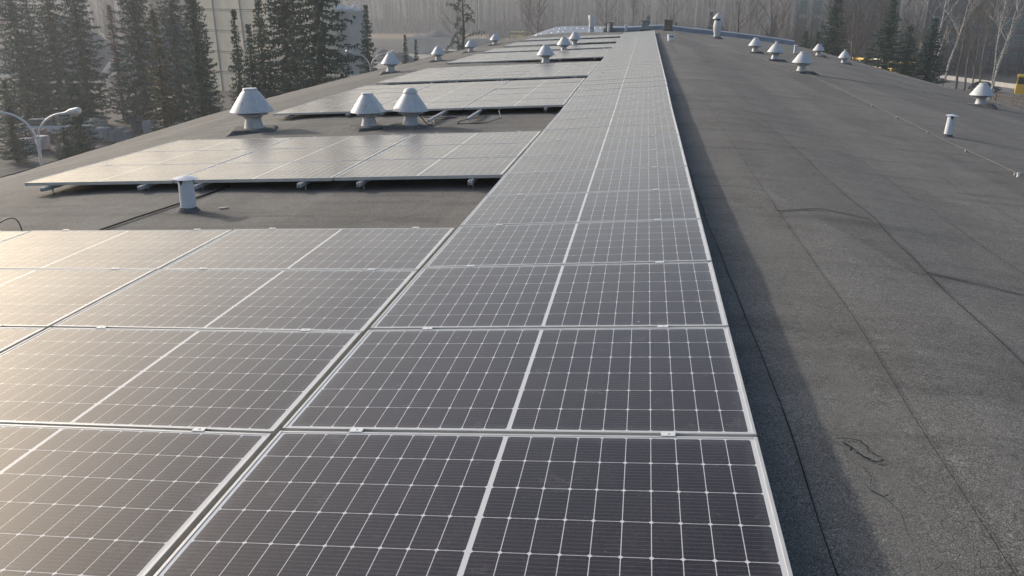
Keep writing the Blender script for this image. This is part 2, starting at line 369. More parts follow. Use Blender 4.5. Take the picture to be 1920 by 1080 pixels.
for row, (yy, xs_) in enumerate(((64, (-8.9, -8.5, -8.1, -7.7, -7.2, -6.8)), (70, (-8.2, -7.7, -7.2, -6.7, -6.2, -5.7, -5.2, -4.7, -4.2)), (59.5, (-10.6, -10.2, -9.9, -9.5)))):
    for i, x in enumerate(xs_):
        o = bpy.data.objects.new('glint_dome', dome_me); COL.objects.link(o); o.location = (x, yy, ez(x, yy) - .01)
        tag(o, 'small dome added as a glint on far metal roof, %s from left in %s row' % ('first' if i == 0 else ORD[i], ('front', 'back', 'lower')[row]), 'roof dome', 'domes added as glints on the far metal roof')

# ------------------------------------------------------------------ solar panels
GP = 'solar panels laid flat over the hall roof'
p0 = empty('solar_panel', (0, 0, 0), 'tmp', 'solar panel', GP)
HX, HY, FT, LIP = .8775, .52, .035, .0115
mb = MB()
for s in (-1, 1):
    mb.box((s * (HX - LIP / 2), 0, -FT / 2), (LIP, 2 * HY, FT)); mb.box((0, s * (HY - LIP / 2), -FT / 2 - .0004), (2 * HX - 2 * LIP, LIP, FT - .0008))
    mb.box((s * (HX - LIP - .01), 0, -FT + .001), (.02, 2 * HY - 2 * LIP, .002))
part(mb, 'frame', M_ALU, p0, bevel=.0009)
gx, gy = HX - LIP, HY - LIP
part(MB().add([(-gx, -gy, -.0025), (gx, -gy, -.0025), (gx, gy, -.0025), (-gx, gy, -.0025)], [(0, 1, 2, 3)]), 'cell_sheet', M_CELLS, p0)
part(MB().add([(-gx, -gy, -.008), (gx, -gy, -.008), (gx, gy, -.008), (-gx, gy, -.008)], [(3, 2, 1, 0)]), 'backsheet', M_BACK, p0)
for s in (-1, 1):
    mb = MB(); cx = s * .575
    mb.box((cx, HY + .010, .0012), (.050, .030, .0022))
    mb.lathe([(.004, 0), (.004, .003)], 8, (cx, HY + .010, .0023))
    part(mb, 'clamp', M_CLAMP, p0)
first = [True]
def place(x, y, z, tilt, label, slope=0.0):
    rx = slope + random.gauss(0, .0016); ry = -tilt + random.gauss(0, .0013)
    if first[0]:
        first[0] = False; p0.location = (x, y, z); p0.rotation_euler = (rx, ry, 0); p0['label'] = label; return p0
    return dup(p0, (x, y, z), (rx, ry, 0), label)
A_C = (-.8775 * math.cos(T), -.8775 * math.sin(T))
for i in range(-2, 46):
    y = (i + .5) * PP; sl_ = math.atan((zp(y + .5) - zp(y - .5)))
    place(A_C[0], y, Z0 + A_C[1] + zp(y), T, 'solar panel in the long central column, %s from the near end' % ORD[i + 2], sl_)
X0B = -1.78 * math.cos(T); Z0B = Z0 - 1.78 * math.sin(T) - .014
GROUPS = [(-2, 5, 'front array beside the column'), (5, 3, 'second array from the front'), (11, 5, 'third array from the front'), (16.75, 5, 'fourth array from the front'),
          (24, 5, 'fifth array from the front'), (30, 3, 'sixth array from the front'), (35, 4, 'seventh array from the front'), (41, 3, 'farthest array')]
RN = {5: ['nearest', 'second', 'third', 'fourth', 'farthest'], 3: ['nearest', 'middle', 'farthest'], 4: ['nearest', 'second', 'third', 'farthest']}
CN = ['right', 'middle', 'left']
def bpos(n, y):          # point on the side arrays, n panel widths left of the column
    d = n * 1.78; return X0B - d * math.cos(TB), Z0B - d * math.sin(TB) + zp(y)
for gi, (k0, rows, gname) in enumerate(GROUPS):
    for r in range(rows):
        for c in range(3):
            y = (k0 + r + .5) * PP; x, z = bpos(c + .4995, y)
            sl_ = math.atan((zp(y + .5) - zp(y - .5)))
            place(x, y, z, TB, '%s panel of the %s row in the %s' % (CN[c], RN[rows][r], gname), sl_)
# rails
def rail_mesh(L, ends=True):
    mb = MB(); h, w, t = .04, .04, .004
    mb.box((-w / 2 + t / 2, L / 2, -h / 2), (t, L, h)).box((w / 2 - t / 2, L / 2, -h / 2), (t, L, h)).box((0, L / 2, -h + t / 2), (w - 2 * t, L - .002, t))
    mb.box((-w / 4 - .002, L / 2, -t / 2), (w / 2 - .012, L - .002, t)).box((w / 4 + .002, L / 2, -t / 2), (w / 2 - .012, L - .002, t)).box((0, L / 2, -h * .45), (w - 2 * t, L - .004, t))
    return mb
def rail(x, z, y0, y1, tilt, label, slope=0):
    t = empty('mounting_rail', (x, y0, z), label, 'mounting rail', 'aluminium rails under the panels', (slope, -tilt, 0))
    L = y1 - y0
    part(rail_mesh(L), 'profile', M_ALUDARK, t)
    for yy in (.16, L - .2):
        zr = roof(x, y0 + yy) - z - .04
        part(MB().tube([(0, yy, -.042), (0, yy, -.042 + min(zr, -.02))], .006, 6).lathe([(.016, 0), (.016, .006)], 6, (0, yy, -.052)).lathe([(.03, 0), (.012, .02)], 8, (0, yy, -.04 + min(zr, -.02))), 'foot', M_STEEL, t)
    return t
for j, dx in enumerate((-.575, .575)):
    for (ya, yb, w) in ((-2.4, 11.0, 'near'), (11.05, 24, 'middle'), (24.05, 49.0, 'far')):
        za, zb = zp(ya), zp(yb)
        rail(A_C[0] + dx * math.cos(T), Z0 + A_C[1] + dx * math.sin(T) - FT + za - .001, ya, yb, T, '%s stretch of the %s rail under the long central column' % (w, ('left', 'right')[j]), math.atan((zb - za) / (yb - ya)))
for gi, (k0, rows, gname) in enumerate(GROUPS):
    for c in range(3):
        for j, d in enumerate((.178, .822)):
            n_ = c + d; ya, yb = k0 * PP - .12, (k0 + rows) * PP + .05
            if gi == 2 and (c, j) == (1, 0): ya -= 1.05
            if gi == 2 and (c, j) == (0, 1): ya -= 1.0
            x, z = bpos(n_, ya); za, zb = zp(k0 * PP), zp(yb); s_ = (zb - za) / (yb - k0 * PP)
            z = z - zp(ya) + za - s_ * (k0 * PP - ya)
            rail(x, z - FT - .001, ya, yb, TB, '%s rail under the %s panels of the %s' % (('right', 'left')[j], CN[c], gname), math.atan(s_))

# ------------------------------------------------------------------ roof fans with cone hoods
def fan(name_cap='flat'):
    t = empty('roof_fan', (0, 0, 0), 'tmp', 'roof fan', 'roof fans with grey cone hoods')
    part(MB().box((0, 0, .0), (.84, .78, .11), 0, .66), 'curb', M_CURB, t, bevel=.02)
    part(MB().lathe([(.150, .03), (.135, .07), (.112, .16), (.112, .19), (.135, .215), (.15, .235)], 24), 'neck', M_NECK, t, smooth=True)
    part(MB().lathe([(.205, .238), (.21, .25), (.205, .262), (.12, .262)], 28), 'flange', M_NECK, t, smooth=True)
    part(MB().lathe([(.125, .262), (.135, .30), (.10, .315)], 20), 'motor_throat', M_DARK, t)
    hood = MB(); hood.lathe([(.296, .283), (.300, .287), (.292, .305), (.215, .420), (.135, .535), (.095, .580), (.090, .584), (.02, .590)], 40, cap=False)
    hood.lathe([(.298, .284), (.20, .42), (.09, .57)], 40, cap=False)
    for a in (.9, 4.1):
        hood.tube([(.299 * math.cos(a), .299 * math.sin(a), .290), (.219 * math.cos(a), .219 * math.sin(a), .421), (.099 * math.cos(a), .099 * math.sin(a), .578)], .0028, 5)
    hood.lathe([(.299, .284), (.306, .290), (.299, .297)], 40, cap=False)
    h = part(hood, 'cone_hood', M_VENT, t, smooth=True)
    cap = MB()
    if name_cap == 'flat': cap.lathe([(.098, .578), (.102, .592), (.095, .604), (.02, .608)], 20)
    elif name_cap == 'dome': cap.lathe([(.112, .565), (.118, .575), (.112, .60), (.085, .635), (.045, .655), (.01, .66)], 24)
    else: cap.lathe([(.06, .58), (.045, .60), (.045, .66), (.075, .662), (.075, .675), (.01, .68)], 16)
    part(cap, 'top_cap', M_VENT, t, smooth=True)
    for a in (.5, 2.1, 3.7, 5.3):
        part(MB().tube([(.19 * math.cos(a), .19 * math.sin(a), .25), (.245 * math.cos(a), .245 * math.sin(a), .275), (.25 * math.cos(a), .25 * math.sin(a), .31)], .011, 5), 'bracket', M_NECK, t)
    return t
FANS = [('flat', -6.83, 10.35, 1.17, 'large roof fan with stained hood behind the left end of the second array'),
        ('open', -4.77, 10.17, .93, 'left one of the two paired roof fans, hood cut off flat on top'),
        ('dome', -4.09, 10.19, .95, 'right one of the two paired roof fans, with a domed cap on its hood'),
        ('flat', -8.46, 23.5, 1.02, 'roof fan near the left eaves beside the twin arm street lamp'),
        ('flat', -8.07, 28.3, .90, 'roof fan by the left eaves, second of the four along that edge'),
        ('flat', -8.12, 34.5, .86, 'roof fan by the left eaves in front of the crooked pine'),
        ('flat', -8.25, 41.4, .92, 'farthest roof fan along the left eaves'),
        ('flat', -3.58, 24.35, .97, 'roof fan standing before the fifth array, nearest of the three in line'),
        ('flat', -3.66, 31.25, .96, 'roof fan standing before the sixth array, middle of the three in line'),
        ('flat', -3.68, 36.6, .98, 'roof fan standing before the seventh array, farthest of the three in line'),
        ('flat', 4.18, 35.0, 1.0, 'farthest of three roof fans along the wire'),
        ('stub', 4.30, 30.0, 1.02, 'roof fan with a small stub on top, middle one on the right slope'),
        ('flat', 4.27, 24.2, 1.02, 'nearest of the three roof fans in line along the right slope wire'),
        ('flat', 7.76, 40.0, .93, 'farthest roof fan along the right eaves by the spruces'),
        ('stub', 7.87, 35.0, .86, 'roof fan on the right eaves in front of the yellow bus behind the trees'),
        ('flat', 8.04, 20.2, .93, 'lone near roof fan on the right eaves before the slatted fence')]
proto = {}
for cap, x, y, s, lab in FANS:
    key = 'dome' if cap == 'dome' else ('stub' if cap == 'stub' else 'flat')
    z = roof(x, y); tl = -T * .5 if x < 0 else T * .6; rot = (0, tl * .5, x * 3.3 + y)
    if key not in proto:
        p = fan(key); proto[key] = p; p.location = (x, y, z); p.rotation_euler = rot; p.scale = (s,) * 3; p['label'] = lab
    else: dup(proto[key], (x, y, z), rot, lab, s)
# cables from the paired fans
def on(x, y, l=.008): return (x, y, roof(x, y) + l)
tag(MB().tube([on(-4.7, 10.0), on(-4.62, 9.9), on(-4.5, 10.05, .02), on(-4.35, 9.95), on(-4.2, 10.1, .03), on(-4.1, 10.3, .06)], .010, 6).build('power_cable', M_CABLE), 'black cable winding between the two paired roof fans', 'cable')
tag(MB().tube([on(-3.95, 10.25, .18), on(-3.85, 10.2, .08), on(-3.72, 10.15), on(-3.75, 10.5), on(-3.9, 10.9, .02), on(-3.6, 11.3)], .008, 6).build('power_cable', M_CABLE), 'black cable trailing off the domed fan towards the third array', 'cable')
tag(MB().tube([on(-5.02, 3.30), on(-5.02, 3.62), on(-4.97, 4.1), on(-4.88, 4.68), on(-4.84, 5.0), on(-4.79, 5.5)], .009, 6).build('roof_cable', M_CABLE), 'black cable lying on the felt behind the left vent pipe', 'cable')
tag(MB().tube([on(-3.35, 11.9, .05), on(-3.2, 11.3), on(-3.45, 10.8), on(-3.4, 10.5), on(-2.95, 10.55), on(-2.72, 10.8, .05), on(-2.8, 11.0, .14), on(-2.9, 11.8, .08)], .006, 6).build('loose_string_cable', M_CABLE), 'thin loose cable loop lying beside the long protruding rail', 'cable')
tag(MB().tube([on(-3.5, 12.0, .03), on(-3.62, 11.3), on(-4.2, 11.4), on(-4.3, 12.0, .04)], .006, 6).build('loose_string_cable', M_CABLE), 'thin loose cable under the front edge of the third array', 'cable')
tag(MB().tube([on(-6.04 + .34 * k / 14, 3.52 + .10 * math.sin(k / 14 * 3.14), .0 + .115 * math.sin(k / 14 * 3.14) ** .8) for k in range(15)], .006, 8).build('loose_string_cable', M_CABLE), 'short arched cable sticking up behind the front array', 'cable')
# vent pipes
def vent_pipe(x, y, h, r, label, lean=0.0):
    t = empty('vent_pipe', (x, y, roof(x, y) - .01), label, 'vent pipe', 'slim capped vent pipes on the roof', (0, lean, .0))
    mb = MB(); n = 28; vs = []; fs = []
    zs = [0, h * .3, h * .6, h * .78, h * .9, h * .99]
    for z in zs:
        for i in range(n):
            a = 2 * math.pi * i / n; vs.append((r * math.cos(a), r * math.sin(a), z))
    for j in range(len(zs) - 1):
        for i in range(n):
            a, b = j * n + i, j * n + (i + 1) % n; fs.append((a, b, b + n, a + n))
    mb.add(vs, fs); part(mb, 'tube', M_PVC, t, smooth=True)
    part(MB().lathe([(r * .93, h * .05), (r * .93, h * .97)], 20, cap=False), 'inner_lining', M_DARK, t)
    for a0 in (-1.75, .34, 2.44):
        vm = MB(); q = [(a0 + .42 * k / 4, h * (.80 + .19 * abs(k) / 4)) for k in range(-4, 5)]
        vm.add([((r + .0015) * math.cos(a), (r + .0015) * math.sin(a), z) for a, z in q] + [((r + .0015) * math.cos(a), (r + .0015) * math.sin(a), h * .992) for a, z in q], [(i, i + 1, i + 10, i + 9) for i in range(8)])
        part(vm, 'opening_shade', M_DARK, t)  # dark patch over the closed tube wall, painting the shade of an opening
    part(MB().lathe([(r * 1.58, h * .990), (r * 1.60, h * 1.0), (r * .9, h * 1.04), (.005, h * 1.075)], 28), 'cap', M_PVC, t, smooth=True)
    part(MB().lathe([(r * 1.9, 0), (r * 1.5, .012), (r * 1.02, .05)], 20), 'felt_collar', M_CURB, t)
    return t
vent_pipe(-4.62, 4.36, .32, .070, 'grey capped vent pipe in front of the second array', .02)
vent_pipe(4.40, 11.5, .34, .060, 'leaning pale vent pipe alone on the right slope', .05)
vent_pipe(6.44, 38.6, .40, .07, 'short pale vent pipe between two far roof fans on the right')
vent_pipe(-3.0, 56.2, .55, .08, 'far pale vent pipe in front of the brown chimney block', 0)
vent_pipe(-1.85, 56.4, .45, .09, 'far pale vent pipe between brown and green chimney blocks', 0)
# tall bulged ventilator
t = empty('tall_ventilator', (3.6, 48.5, roof(3.6, 48.5)), 'tall bulging white ventilator with a cone hat near the far right edge', 'ventilator')
part(MB().lathe([(.17, -.02), (.17, .25), (.21, .45), (.235, .62), (.235, .78), (.19, .98), (.19, 1.0)], 24), 'stack', M_VENT, t, smooth=True)
part(MB().lathe([(.13, 1.0), (.13, 1.12)], 16), 'throat', M_DARK, t)
part(MB().lathe([(.31, 1.10), (.31, 1.12), (.12, 1.36), (.05, 1.40), (.03, 1.44)], 28), 'cone_hat', M_VENT, t, smooth=True)
part(MB().lathe([(.42, -.02), (.30, .05), (.18, .12)], 16), 'collar', M_CURB, t)
# metal chimney beyond the end
t = empty('metal_chimney', (-4.35, 59.0, ez(-4.35, 59.0) - .05), 'tall flared light metal chimney on the far metal roof', 'chimney')
part(MB().lathe([(.20, 0), (.19, .45), (.21, .9), (.25, 1.28), (.24, 1.30), (.20, 1.1)], 24), 'stack', M_VENT, t, smooth=True)
part(MB().lathe([(.205, .42), (.215, .44), (.205, .46)], 24), 'band', M_DARK, t)
def block(name, x, y, w, h, m, cap_m, label, cap_w, taper=1.0):
    t = empty(name, (x, y, roof(x, min(y, YF)) - .04), label, 'chimney')
    part(MB().box((0, 0, h / 2), (w, w, h), 0, taper), 'shaft', m, t, bevel=.01)
    part(MB().box((0, 0, h + .035), (cap_w, cap_w, .07)), 'cap', cap_m, t, bevel=.01); 
    part(MB().box((0, 0, .06), (w + .12, w + .12, .16)), 'base_flashing', M_CURB, t)
    return t
block('brick_chimney', -3.0, 57.5 - .7, .48, .66, M_BROWNC, M_CONC, 'squat brown chimney block with wide slab behind the far pipes', .68)
block('brick_chimney', .92, 54.2, .52, .70, M_BROWNC, M_CONC, 'squat brown chimney block with slab on the ridge by the bucket', .74)
block('sheet_metal_chimney', -.55, 56.4, .62, .66, M_GREENC, M_GREENC, 'green grey tapering sheet metal chimney at the end of the column', .62, .62)
# bucket
t = empty('plastic_bucket', (.67, 37.6, roof(.67, 37.6)), 'white plastic bucket with a blue print on the ridge', 'bucket')
part(MB().lathe([(.13, 0), (.155, .27), (.165, .27), (.165, .29), (.155, .29), (.145, .05), (.01, .05)], 24, cap=False), 'pail', M_WHITE, t, smooth=True)
lb = MB(); n = 12
vs = []
for j, z in enumerate((.05, .22)):
    for i in range(n + 1):
        a = -math.pi / 2 - .55 + 1.5 * i / n; zz = z + (.035 if (i % 4 < 2) else -.01) * (1 if j else -.4); rr = .1305 + .025 * zz / .27 + .003; vs.append((rr * math.cos(a), rr * math.sin(a), zz))
lb.add(vs, [(i, i + 1, i + n + 2, i + n + 1) for i in range(n)]); part(lb, 'printed_label', M_BLUE, t)
part(MB().tube([(.16 * math.cos(a), .02, .27 + .05 * math.sin(a)) for a in [math.pi * i / 8 for i in range(9)]], .004, 5), 'handle', M_WIRE, t)
# lightning conductor wires
def wire(pts, lab, r=.007):
    P = []
    for a, b in zip(pts[:-1], pts[1:]):
        L = math.hypot(b[0] - a[0], b[1] - a[1]); k = max(1, int(L / .8))
        for i in range(k): P.append((a[0] + (b[0] - a[0]) * i / k + .02 * math.sin(i), a[1] + (b[1] - a[1]) * i / k))
    P.append(pts[-1]); t = empty('lightning_wire', on(*P[0], 0), lab, 'wire', 'lightning conductor wires'); o = t.location
    part(MB().tube([tuple(Vector(on(x, y, .035)) - o) for x, y in P], r, 5), 'wire', M_WIRE, t)
    part_b = MB()
    for x, y in P[::2]: part_b.box(tuple(Vector(on(x, y, .014)) - o), (.028, .028, .034))
    w = part(part_b, 'wire_holders', M_CONC, t); w['kind'] = 'stuff'
wire([(4.04, 8.0), (4.08, 10.64), (4.2, 17), (4.37, 24.0), (3.6, 31), (2.45, 37.7), (1.6, 44), (1.0, 49)], 'pale wire running the length of the right slope past the roof fans', .0038)
wire([(4.71, 23.3), (6.0, 22.7), (7.21, 22.15), (8.9, 21.3)], 'short pale wire branching to the right eaves', .004)
tag(MB().box((0, 0, .015), (.022, .022, .04)).box((0, 0, .04), (.032, .018, .018)).build('wire_clamp', M_WHITE, loc=on(4.03, 7.9, 0)), 'small white clamp at the near end of the long roof wire', 'clamp')
tag(MB().box((0, 0, .004), (.07, .03, .008), .4).box((.03, .01, .009), (.03, .02, .006), .9).build('scrap_of_paper', mottled('scrap_beige', (.45, .38, .30), (.55, .48, .4), 9), loc=on(-4.32, 4.45, .002)), 'beige scrap lying on the felt right of the left vent pipe', 'scrap')

# ================================================================== surroundings
def m_ground():
    n = N('yard_ground'); n.obj = n.t.nodes.new('ShaderNodeNewGeometry').outputs['Position']
    x, y, z = n.sep(n.obj)
    a = n.noise(.06, n.obj, 5, .6); b = n.noise(.9, n.obj, 5, .7)
    c = n.mix(n.ramp(a, [(.35, 0.0), (.65, 1.0)]), (.040, .041, .042), (.075, .070, .062))
    c = n.mix(n.ramp(b, [(.4, 0.0), (.7, .6)]), c, (.045, .045, .042))
    far = n.math('DIVIDE', n.math('SUBTRACT', y, 300.0), 40.0, clamp=True)
    r_ = n.math('SQRT', n.math('ADD', n.math('MULTIPLY', x, x), n.math('MULTIPLY', y, y)))
    grass = n.mix(n.ramp(n.noise(.05, n.obj, 5), [(.35, 0.0), (.7, 1.0)]), (.24, .17, .10), (.17, .13, .08))
    litter = n.ramp(n.noise(.12, n.map(n.obj, (1, 1, .3)), 6, .7), [(.35, (.03, .025, .021)), (.7, (.065, .054, .045))])
    grass = n.mix(n.math('DIVIDE', n.math('SUBTRACT', r_, 396.0), 8.0, clamp=True), grass, litter)
    c = n.mix(far, c, grass); return n.fin(c, .95, 0, .2)
M_GROUND = m_ground()
def gz(x, y):
    r = math.hypot(x, y); return 0 if r < 400 else min((r - 400) * .16, 60) + 3 * noise.noise(Vector((x * .01, y * .01, 0)))
mb = MB(); vs = []; fs = []; radii = [0, 15, 60, 150, 300, 400, 430, 460, 500, 560, 640, 760, 950, 1300, 2500]; ns = 72
for r in radii:
    for i in range(ns):
        a = 2 * math.pi * i / ns; X, Y = r * math.sin(a), r * math.cos(a); vs.append((X, Y, gz(X, Y) if r > 400 else 0.0))
for j in range(len(radii) - 1):
    for i in range(ns):
        a, b = j * ns + i, j * ns + (i + 1) % ns; fs.append((a, a + ns, b + ns, b))
mb.add(vs, fs); structure(mb.build('ground', M_GROUND))
def sheet(name, pts, z, m, kind='structure'):
    o = MB().add([(x, y, z) for x, y in pts], [tuple(range(len(pts)))]).build(name, m)
    if kind: o['kind'] = kind
    return o
M_ASPH = mottled('worn_asphalt', (.10, .10, .10), (.16, .155, .15), .8, .9, objspace=False)
M_DIRT = mottled('pale_gravel_track', (.20, .19, .17), (.30, .28, .25), .5, .95, objspace=False)
sheet('road', [(46, 96), (90, 96), (86, 145), (58.5, 145), (54.5, 163), (20, 240), (6, 240), (40, 150)], .012, M_ASPH)
sheet('gravel_track', [(-72, 150), (-46, 150), (-44, 235), (-58, 240)], .012, M_DIRT)
sheet('storage_yard', [(-90, 40), (-34, 40), (-30, 90), (-60, 100), (-100, 100)], .008, mottled('yard_gravel', (.030, .032, .034), (.085, .082, .078), 1.2, .95, objspace=False, detail=8))

# ---- spruces
M_BARK = mottled('spruce_bark', (.055, .042, .032), (.10, .08, .06), 6, .95)
def needles(name, a, b):
    n = N(name); g = n.noise(.9, n.obj, 4, .6); g2 = n.noise(6, n.obj, 2, .6)
    c = n.mix(n.ramp(g, [(.35, 0.0), (.65, 1.0)]), a, b)
    c = n.mix(1.0, c, n.ramp(g2, [(.3, .6), (.7, 1.5)]), 'MULTIPLY'); return n.fin(c, .7, 0, .25)
M_NEED = needles('spruce_needles', (.016, .050, .036), (.044, .090, .058))
M_NEEDB = needles('browning_needles', (.060, .065, .030), (.13, .11, .048))
M_NEEDR = needles('dying_reddish_needles', (.060, .038, .030), (.10, .06, .045))
def spruce_mesh(seed, h=12.0, rad=1.9, dens=1.0, droop=.35, top_bare=0.0, gappy=.15):
    rnd = random.Random(seed); mb = MB(); z = h * .06; step = .27
    while z < h * .985:
        t = z / h; R = rad * ((1 - t) ** .85) * rnd.uniform(.82, 1.12) + .10
        if t < .12: R *= .8
        nb = max(4, int((5 + 5 * (1 - t)) * dens)); a0 = rnd.uniform(0, 6.28)
        for b in range(nb):
            if rnd.random() < gappy: continue
            a = a0 + 6.283 * b / nb + rnd.uniform(-.25, .25); L = R * rnd.uniform(.62, 1.16); ca, sa = math.cos(a), math.sin(a)
            dr = droop * rnd.uniform(.5, 1.4); m = max(2, int(L / .14))
            for k in range(m + 1):
                s = (k + .6) / (m + .6); rr = L * s; zz = z - dr * rr + .22 * rr * s * s + rnd.uniform(-.05, .05)
                for rep in range(2):
                    f = rnd.uniform(-.9, .9) * (1 - .5 * s) * .22; q = a + rnd.uniform(-.9, .9); cq, sq = math.cos(q), math.sin(q)
                    ln = rnd.uniform(.16, .34) * (.6 + .5 * (1 - t)); w = rnd.uniform(.035, .075); dn = rnd.uniform(-.16, .05)
                    cx, cy = ca * rr - sa * f, sa * rr + ca * f; cz = zz + rnd.uniform(-.06, .05)
                    mb.add([(cx - cq * ln * .4, cy - sq * ln * .4, cz + .02), (cx - sq * w, cy + cq * w, cz - .05), (cx + cq * ln, cy + sq * ln, cz + dn), (cx + sq * w, cy - cq * w, cz - .05)], [(0, 1, 2), (0, 2, 3)])
                    if rep: mb.add([(cx - cq * .05, cy - sq * .05, cz), (cx + cq * .08, cy + sq * .08, cz + .02), (cx + rnd.uniform(-.05, .05), cy + rnd.uniform(-.05, .05), cz - rnd.uniform(.10, .24))], [(0, 1, 2)])
        z += step * rnd.uniform(.75, 1.2) * (.7 + .5 * (1 - t))
    for k in range(5):
        a = k * 1.25; mb.add([(0, 0, h * .99), (.10 * math.cos(a), .10 * math.sin(a), h * .95), (.10 * math.cos(a + .8), .10 * math.sin(a + .8), h * .955)], [(0, 1, 2)])
    return mb
SPR = []
for i, (h, r, d, g) in enumerate([(12, 1.55, 1.0, .10), (12, 1.9, 1.05, .12), (12, 2.5, 1.1, .10), (12, 1.2, .9, .22)]):
    SPR.append(spruce_mesh(40 + i, h, r, d, .35, 0, g))
SPRME = {}
def spruce(kind, x, y, h, label, mat=None, wid=1.0, group='spruces along the left side of the hall'):
    mat = mat or M_NEED; key = (kind, mat.name)
    if group.startswith('spruces along') and x < -35.2 and h > 10:
        x, y, h = -.46 + (x + .46) * 1.2, -2.6 + (y + 2.6) * 1.2, 11 + (h - 11) * 1.2; wid *= 1.12
    if not group.startswith('spruces along'): wid *= 1.5
    s = h / 12.0; t = empty('spruce_tree', (x, y, 0), label, 'spruce', group, (0, 0, x * 7.7 + y), (s * wid * .80, s * wid * .80, s))
    if key not in SPRME:
        tr = MB().tube([(0, 0, -.1), (0, 0, 6), (0, 0, 11.8)], [.20, .11, .02], 7).mesh('spruce_trunk', M_BARK, True); SPRME[key] = (SPR[kind].mesh('spruce_crown', mat), tr)
    for nm, me in zip(('crown', 'trunk'), SPRME[key]):
        o = bpy.data.objects.new(nm, me); COL.objects.link(o); o.parent = t
    return t
L = 'spruces along the left side of the hall'
spruce(2, -47.9, 56, 15.5, 'hazy dark spruce at the very left edge of the photo')
spruce(0, -49.7, 60, 13.5, 'slender hazy spruce, second from the left edge')
spruce(1, -47.1, 59, 16, 'tall hazy spruce just left of the straight dark one behind the left street lamp')
spruce(1, -43.7, 57.5, 17, 'tall straight dark spruce above the right lamp head of the left street lamp')
spruce(3, -44.5, 63, 11.2, 'thin reddish dying spruce between the tall dark left ones', M_NEEDR, 1.2)
spruce(2, -38.5, 57, 16.5, 'broad tall dark spruce right of the reddish one')
spruce(3, -32.7, 50, 11.0, 'browning thin spruce with yellow green lower branches by the roof edge', M_NEEDB, 1.55)
spruce(1, -36.1, 58, 16, 'dark spruce directly behind the browning thin one')
spruce(1, -35.3, 60, 14.2, 'dark spruce left of the beige panel building corner')
spruce(1, -31.6, 53, 13.5, 'dark spruce standing before the left corner of the beige panel building')
spruce(0, -26.5, 49, 11.0, 'left spire of the close pair of slender spruces before the beige building')
spruce(0, -26.1, 50, 10.1, 'right spire of the close pair of slender spruces before the beige building')
spruce(2, -25.3, 54.0, 17, 'huge broad spruce, left half of the largest clump', None, 1.10)
spruce(2, -21.9, 51.5, 19, 'huge broad spruce, right half of the largest clump', None, 1.15)
spruce(1, -27.4, 54.5, 12.0, 'shorter dark spruce at the left foot of the largest clump', None, 1.2)
spruce(1, -22.1, 62, 11.4, 'lone pointed spruce behind the right twin arm street lamp', None, 1.05)
spruce(0, -24.2, 80, 8.7, 'left one of two small spruces right of the second street lamp', None, .95)
spruce(0, -23.5, 81.5, 8.2, 'right one of two small spruces right of the second street lamp', None, .95)
spruce(2, -39.2, 49.5, 6.9, 'low bushy dark spruce behind the left street lamp', None, 1.7)
spruce(2, -36.5, 44.5, 3.6, 'short wide dark spruce at the foot of the left street lamp', None, 2.3)
spruce(2, -45.5, 51, 6.0, 'low dark spruce at the far left above the yard', None, 1.6)
spruce(1, -30.5, 51, 6.3, 'low dark spruce at the foot of the beige building corner spruce', None, 1.9)
RGp = 'spruces beyond the right side and far end'
spruce(0, -.25, 150, 10.5, 'small far spruce behind the green grey chimney', None, 1.1, RGp)
spruce(0, 4.6, 150, 9.4, 'small far spruce right of the brown ridge chimney', None, .9, RGp)
spruce(0, 10.5, 150, 11.2, 'small far spruce left of the tall ventilator', None, 1.0, RGp)
spruce(0, 24.0, 170, 10.8, 'thin far spruce beside a bare trunk right of the tall ventilator', None, 1.0, RGp)
spruce(2, 18.4, 104, 9.2, 'left spruce of the cluster at the right end of the metal upstand', None, 1.0, RGp)
spruce(1, 20.0, 105, 9.0, 'middle spruce of the cluster at the right end of the metal upstand', None, 1.15, RGp)
spruce(1, 21.3, 103, 13.8, 'tall right spruce of the cluster at the right end of the metal upstand', None, 1.1, RGp)
spruce(2, 22.8, 92, 7.3, 'dark spruce, left foot of the big right cluster', None, 1.25, RGp)
spruce(1, 24.6, 92, 12.8, 'tallest dark spruce of the big right cluster', None, 1.3, RGp)
spruce(1, 27.0, 93, 10.2, 'dark spruce in the middle of the big right cluster', None, 1.3, RGp)
spruce(1, 29.3, 93, 10.8, 'dark spruce, right end of the big right cluster beside the birches', None, 1.35, RGp)
spruce(2, 26.0, 90, 6.6, 'low dark spruce in front of the big right cluster', None, 1.5, RGp)
spruce(2, 28.6, 89, 5.6, 'low dark spruce by the birch trunks at the right', None, 1.4, RGp)

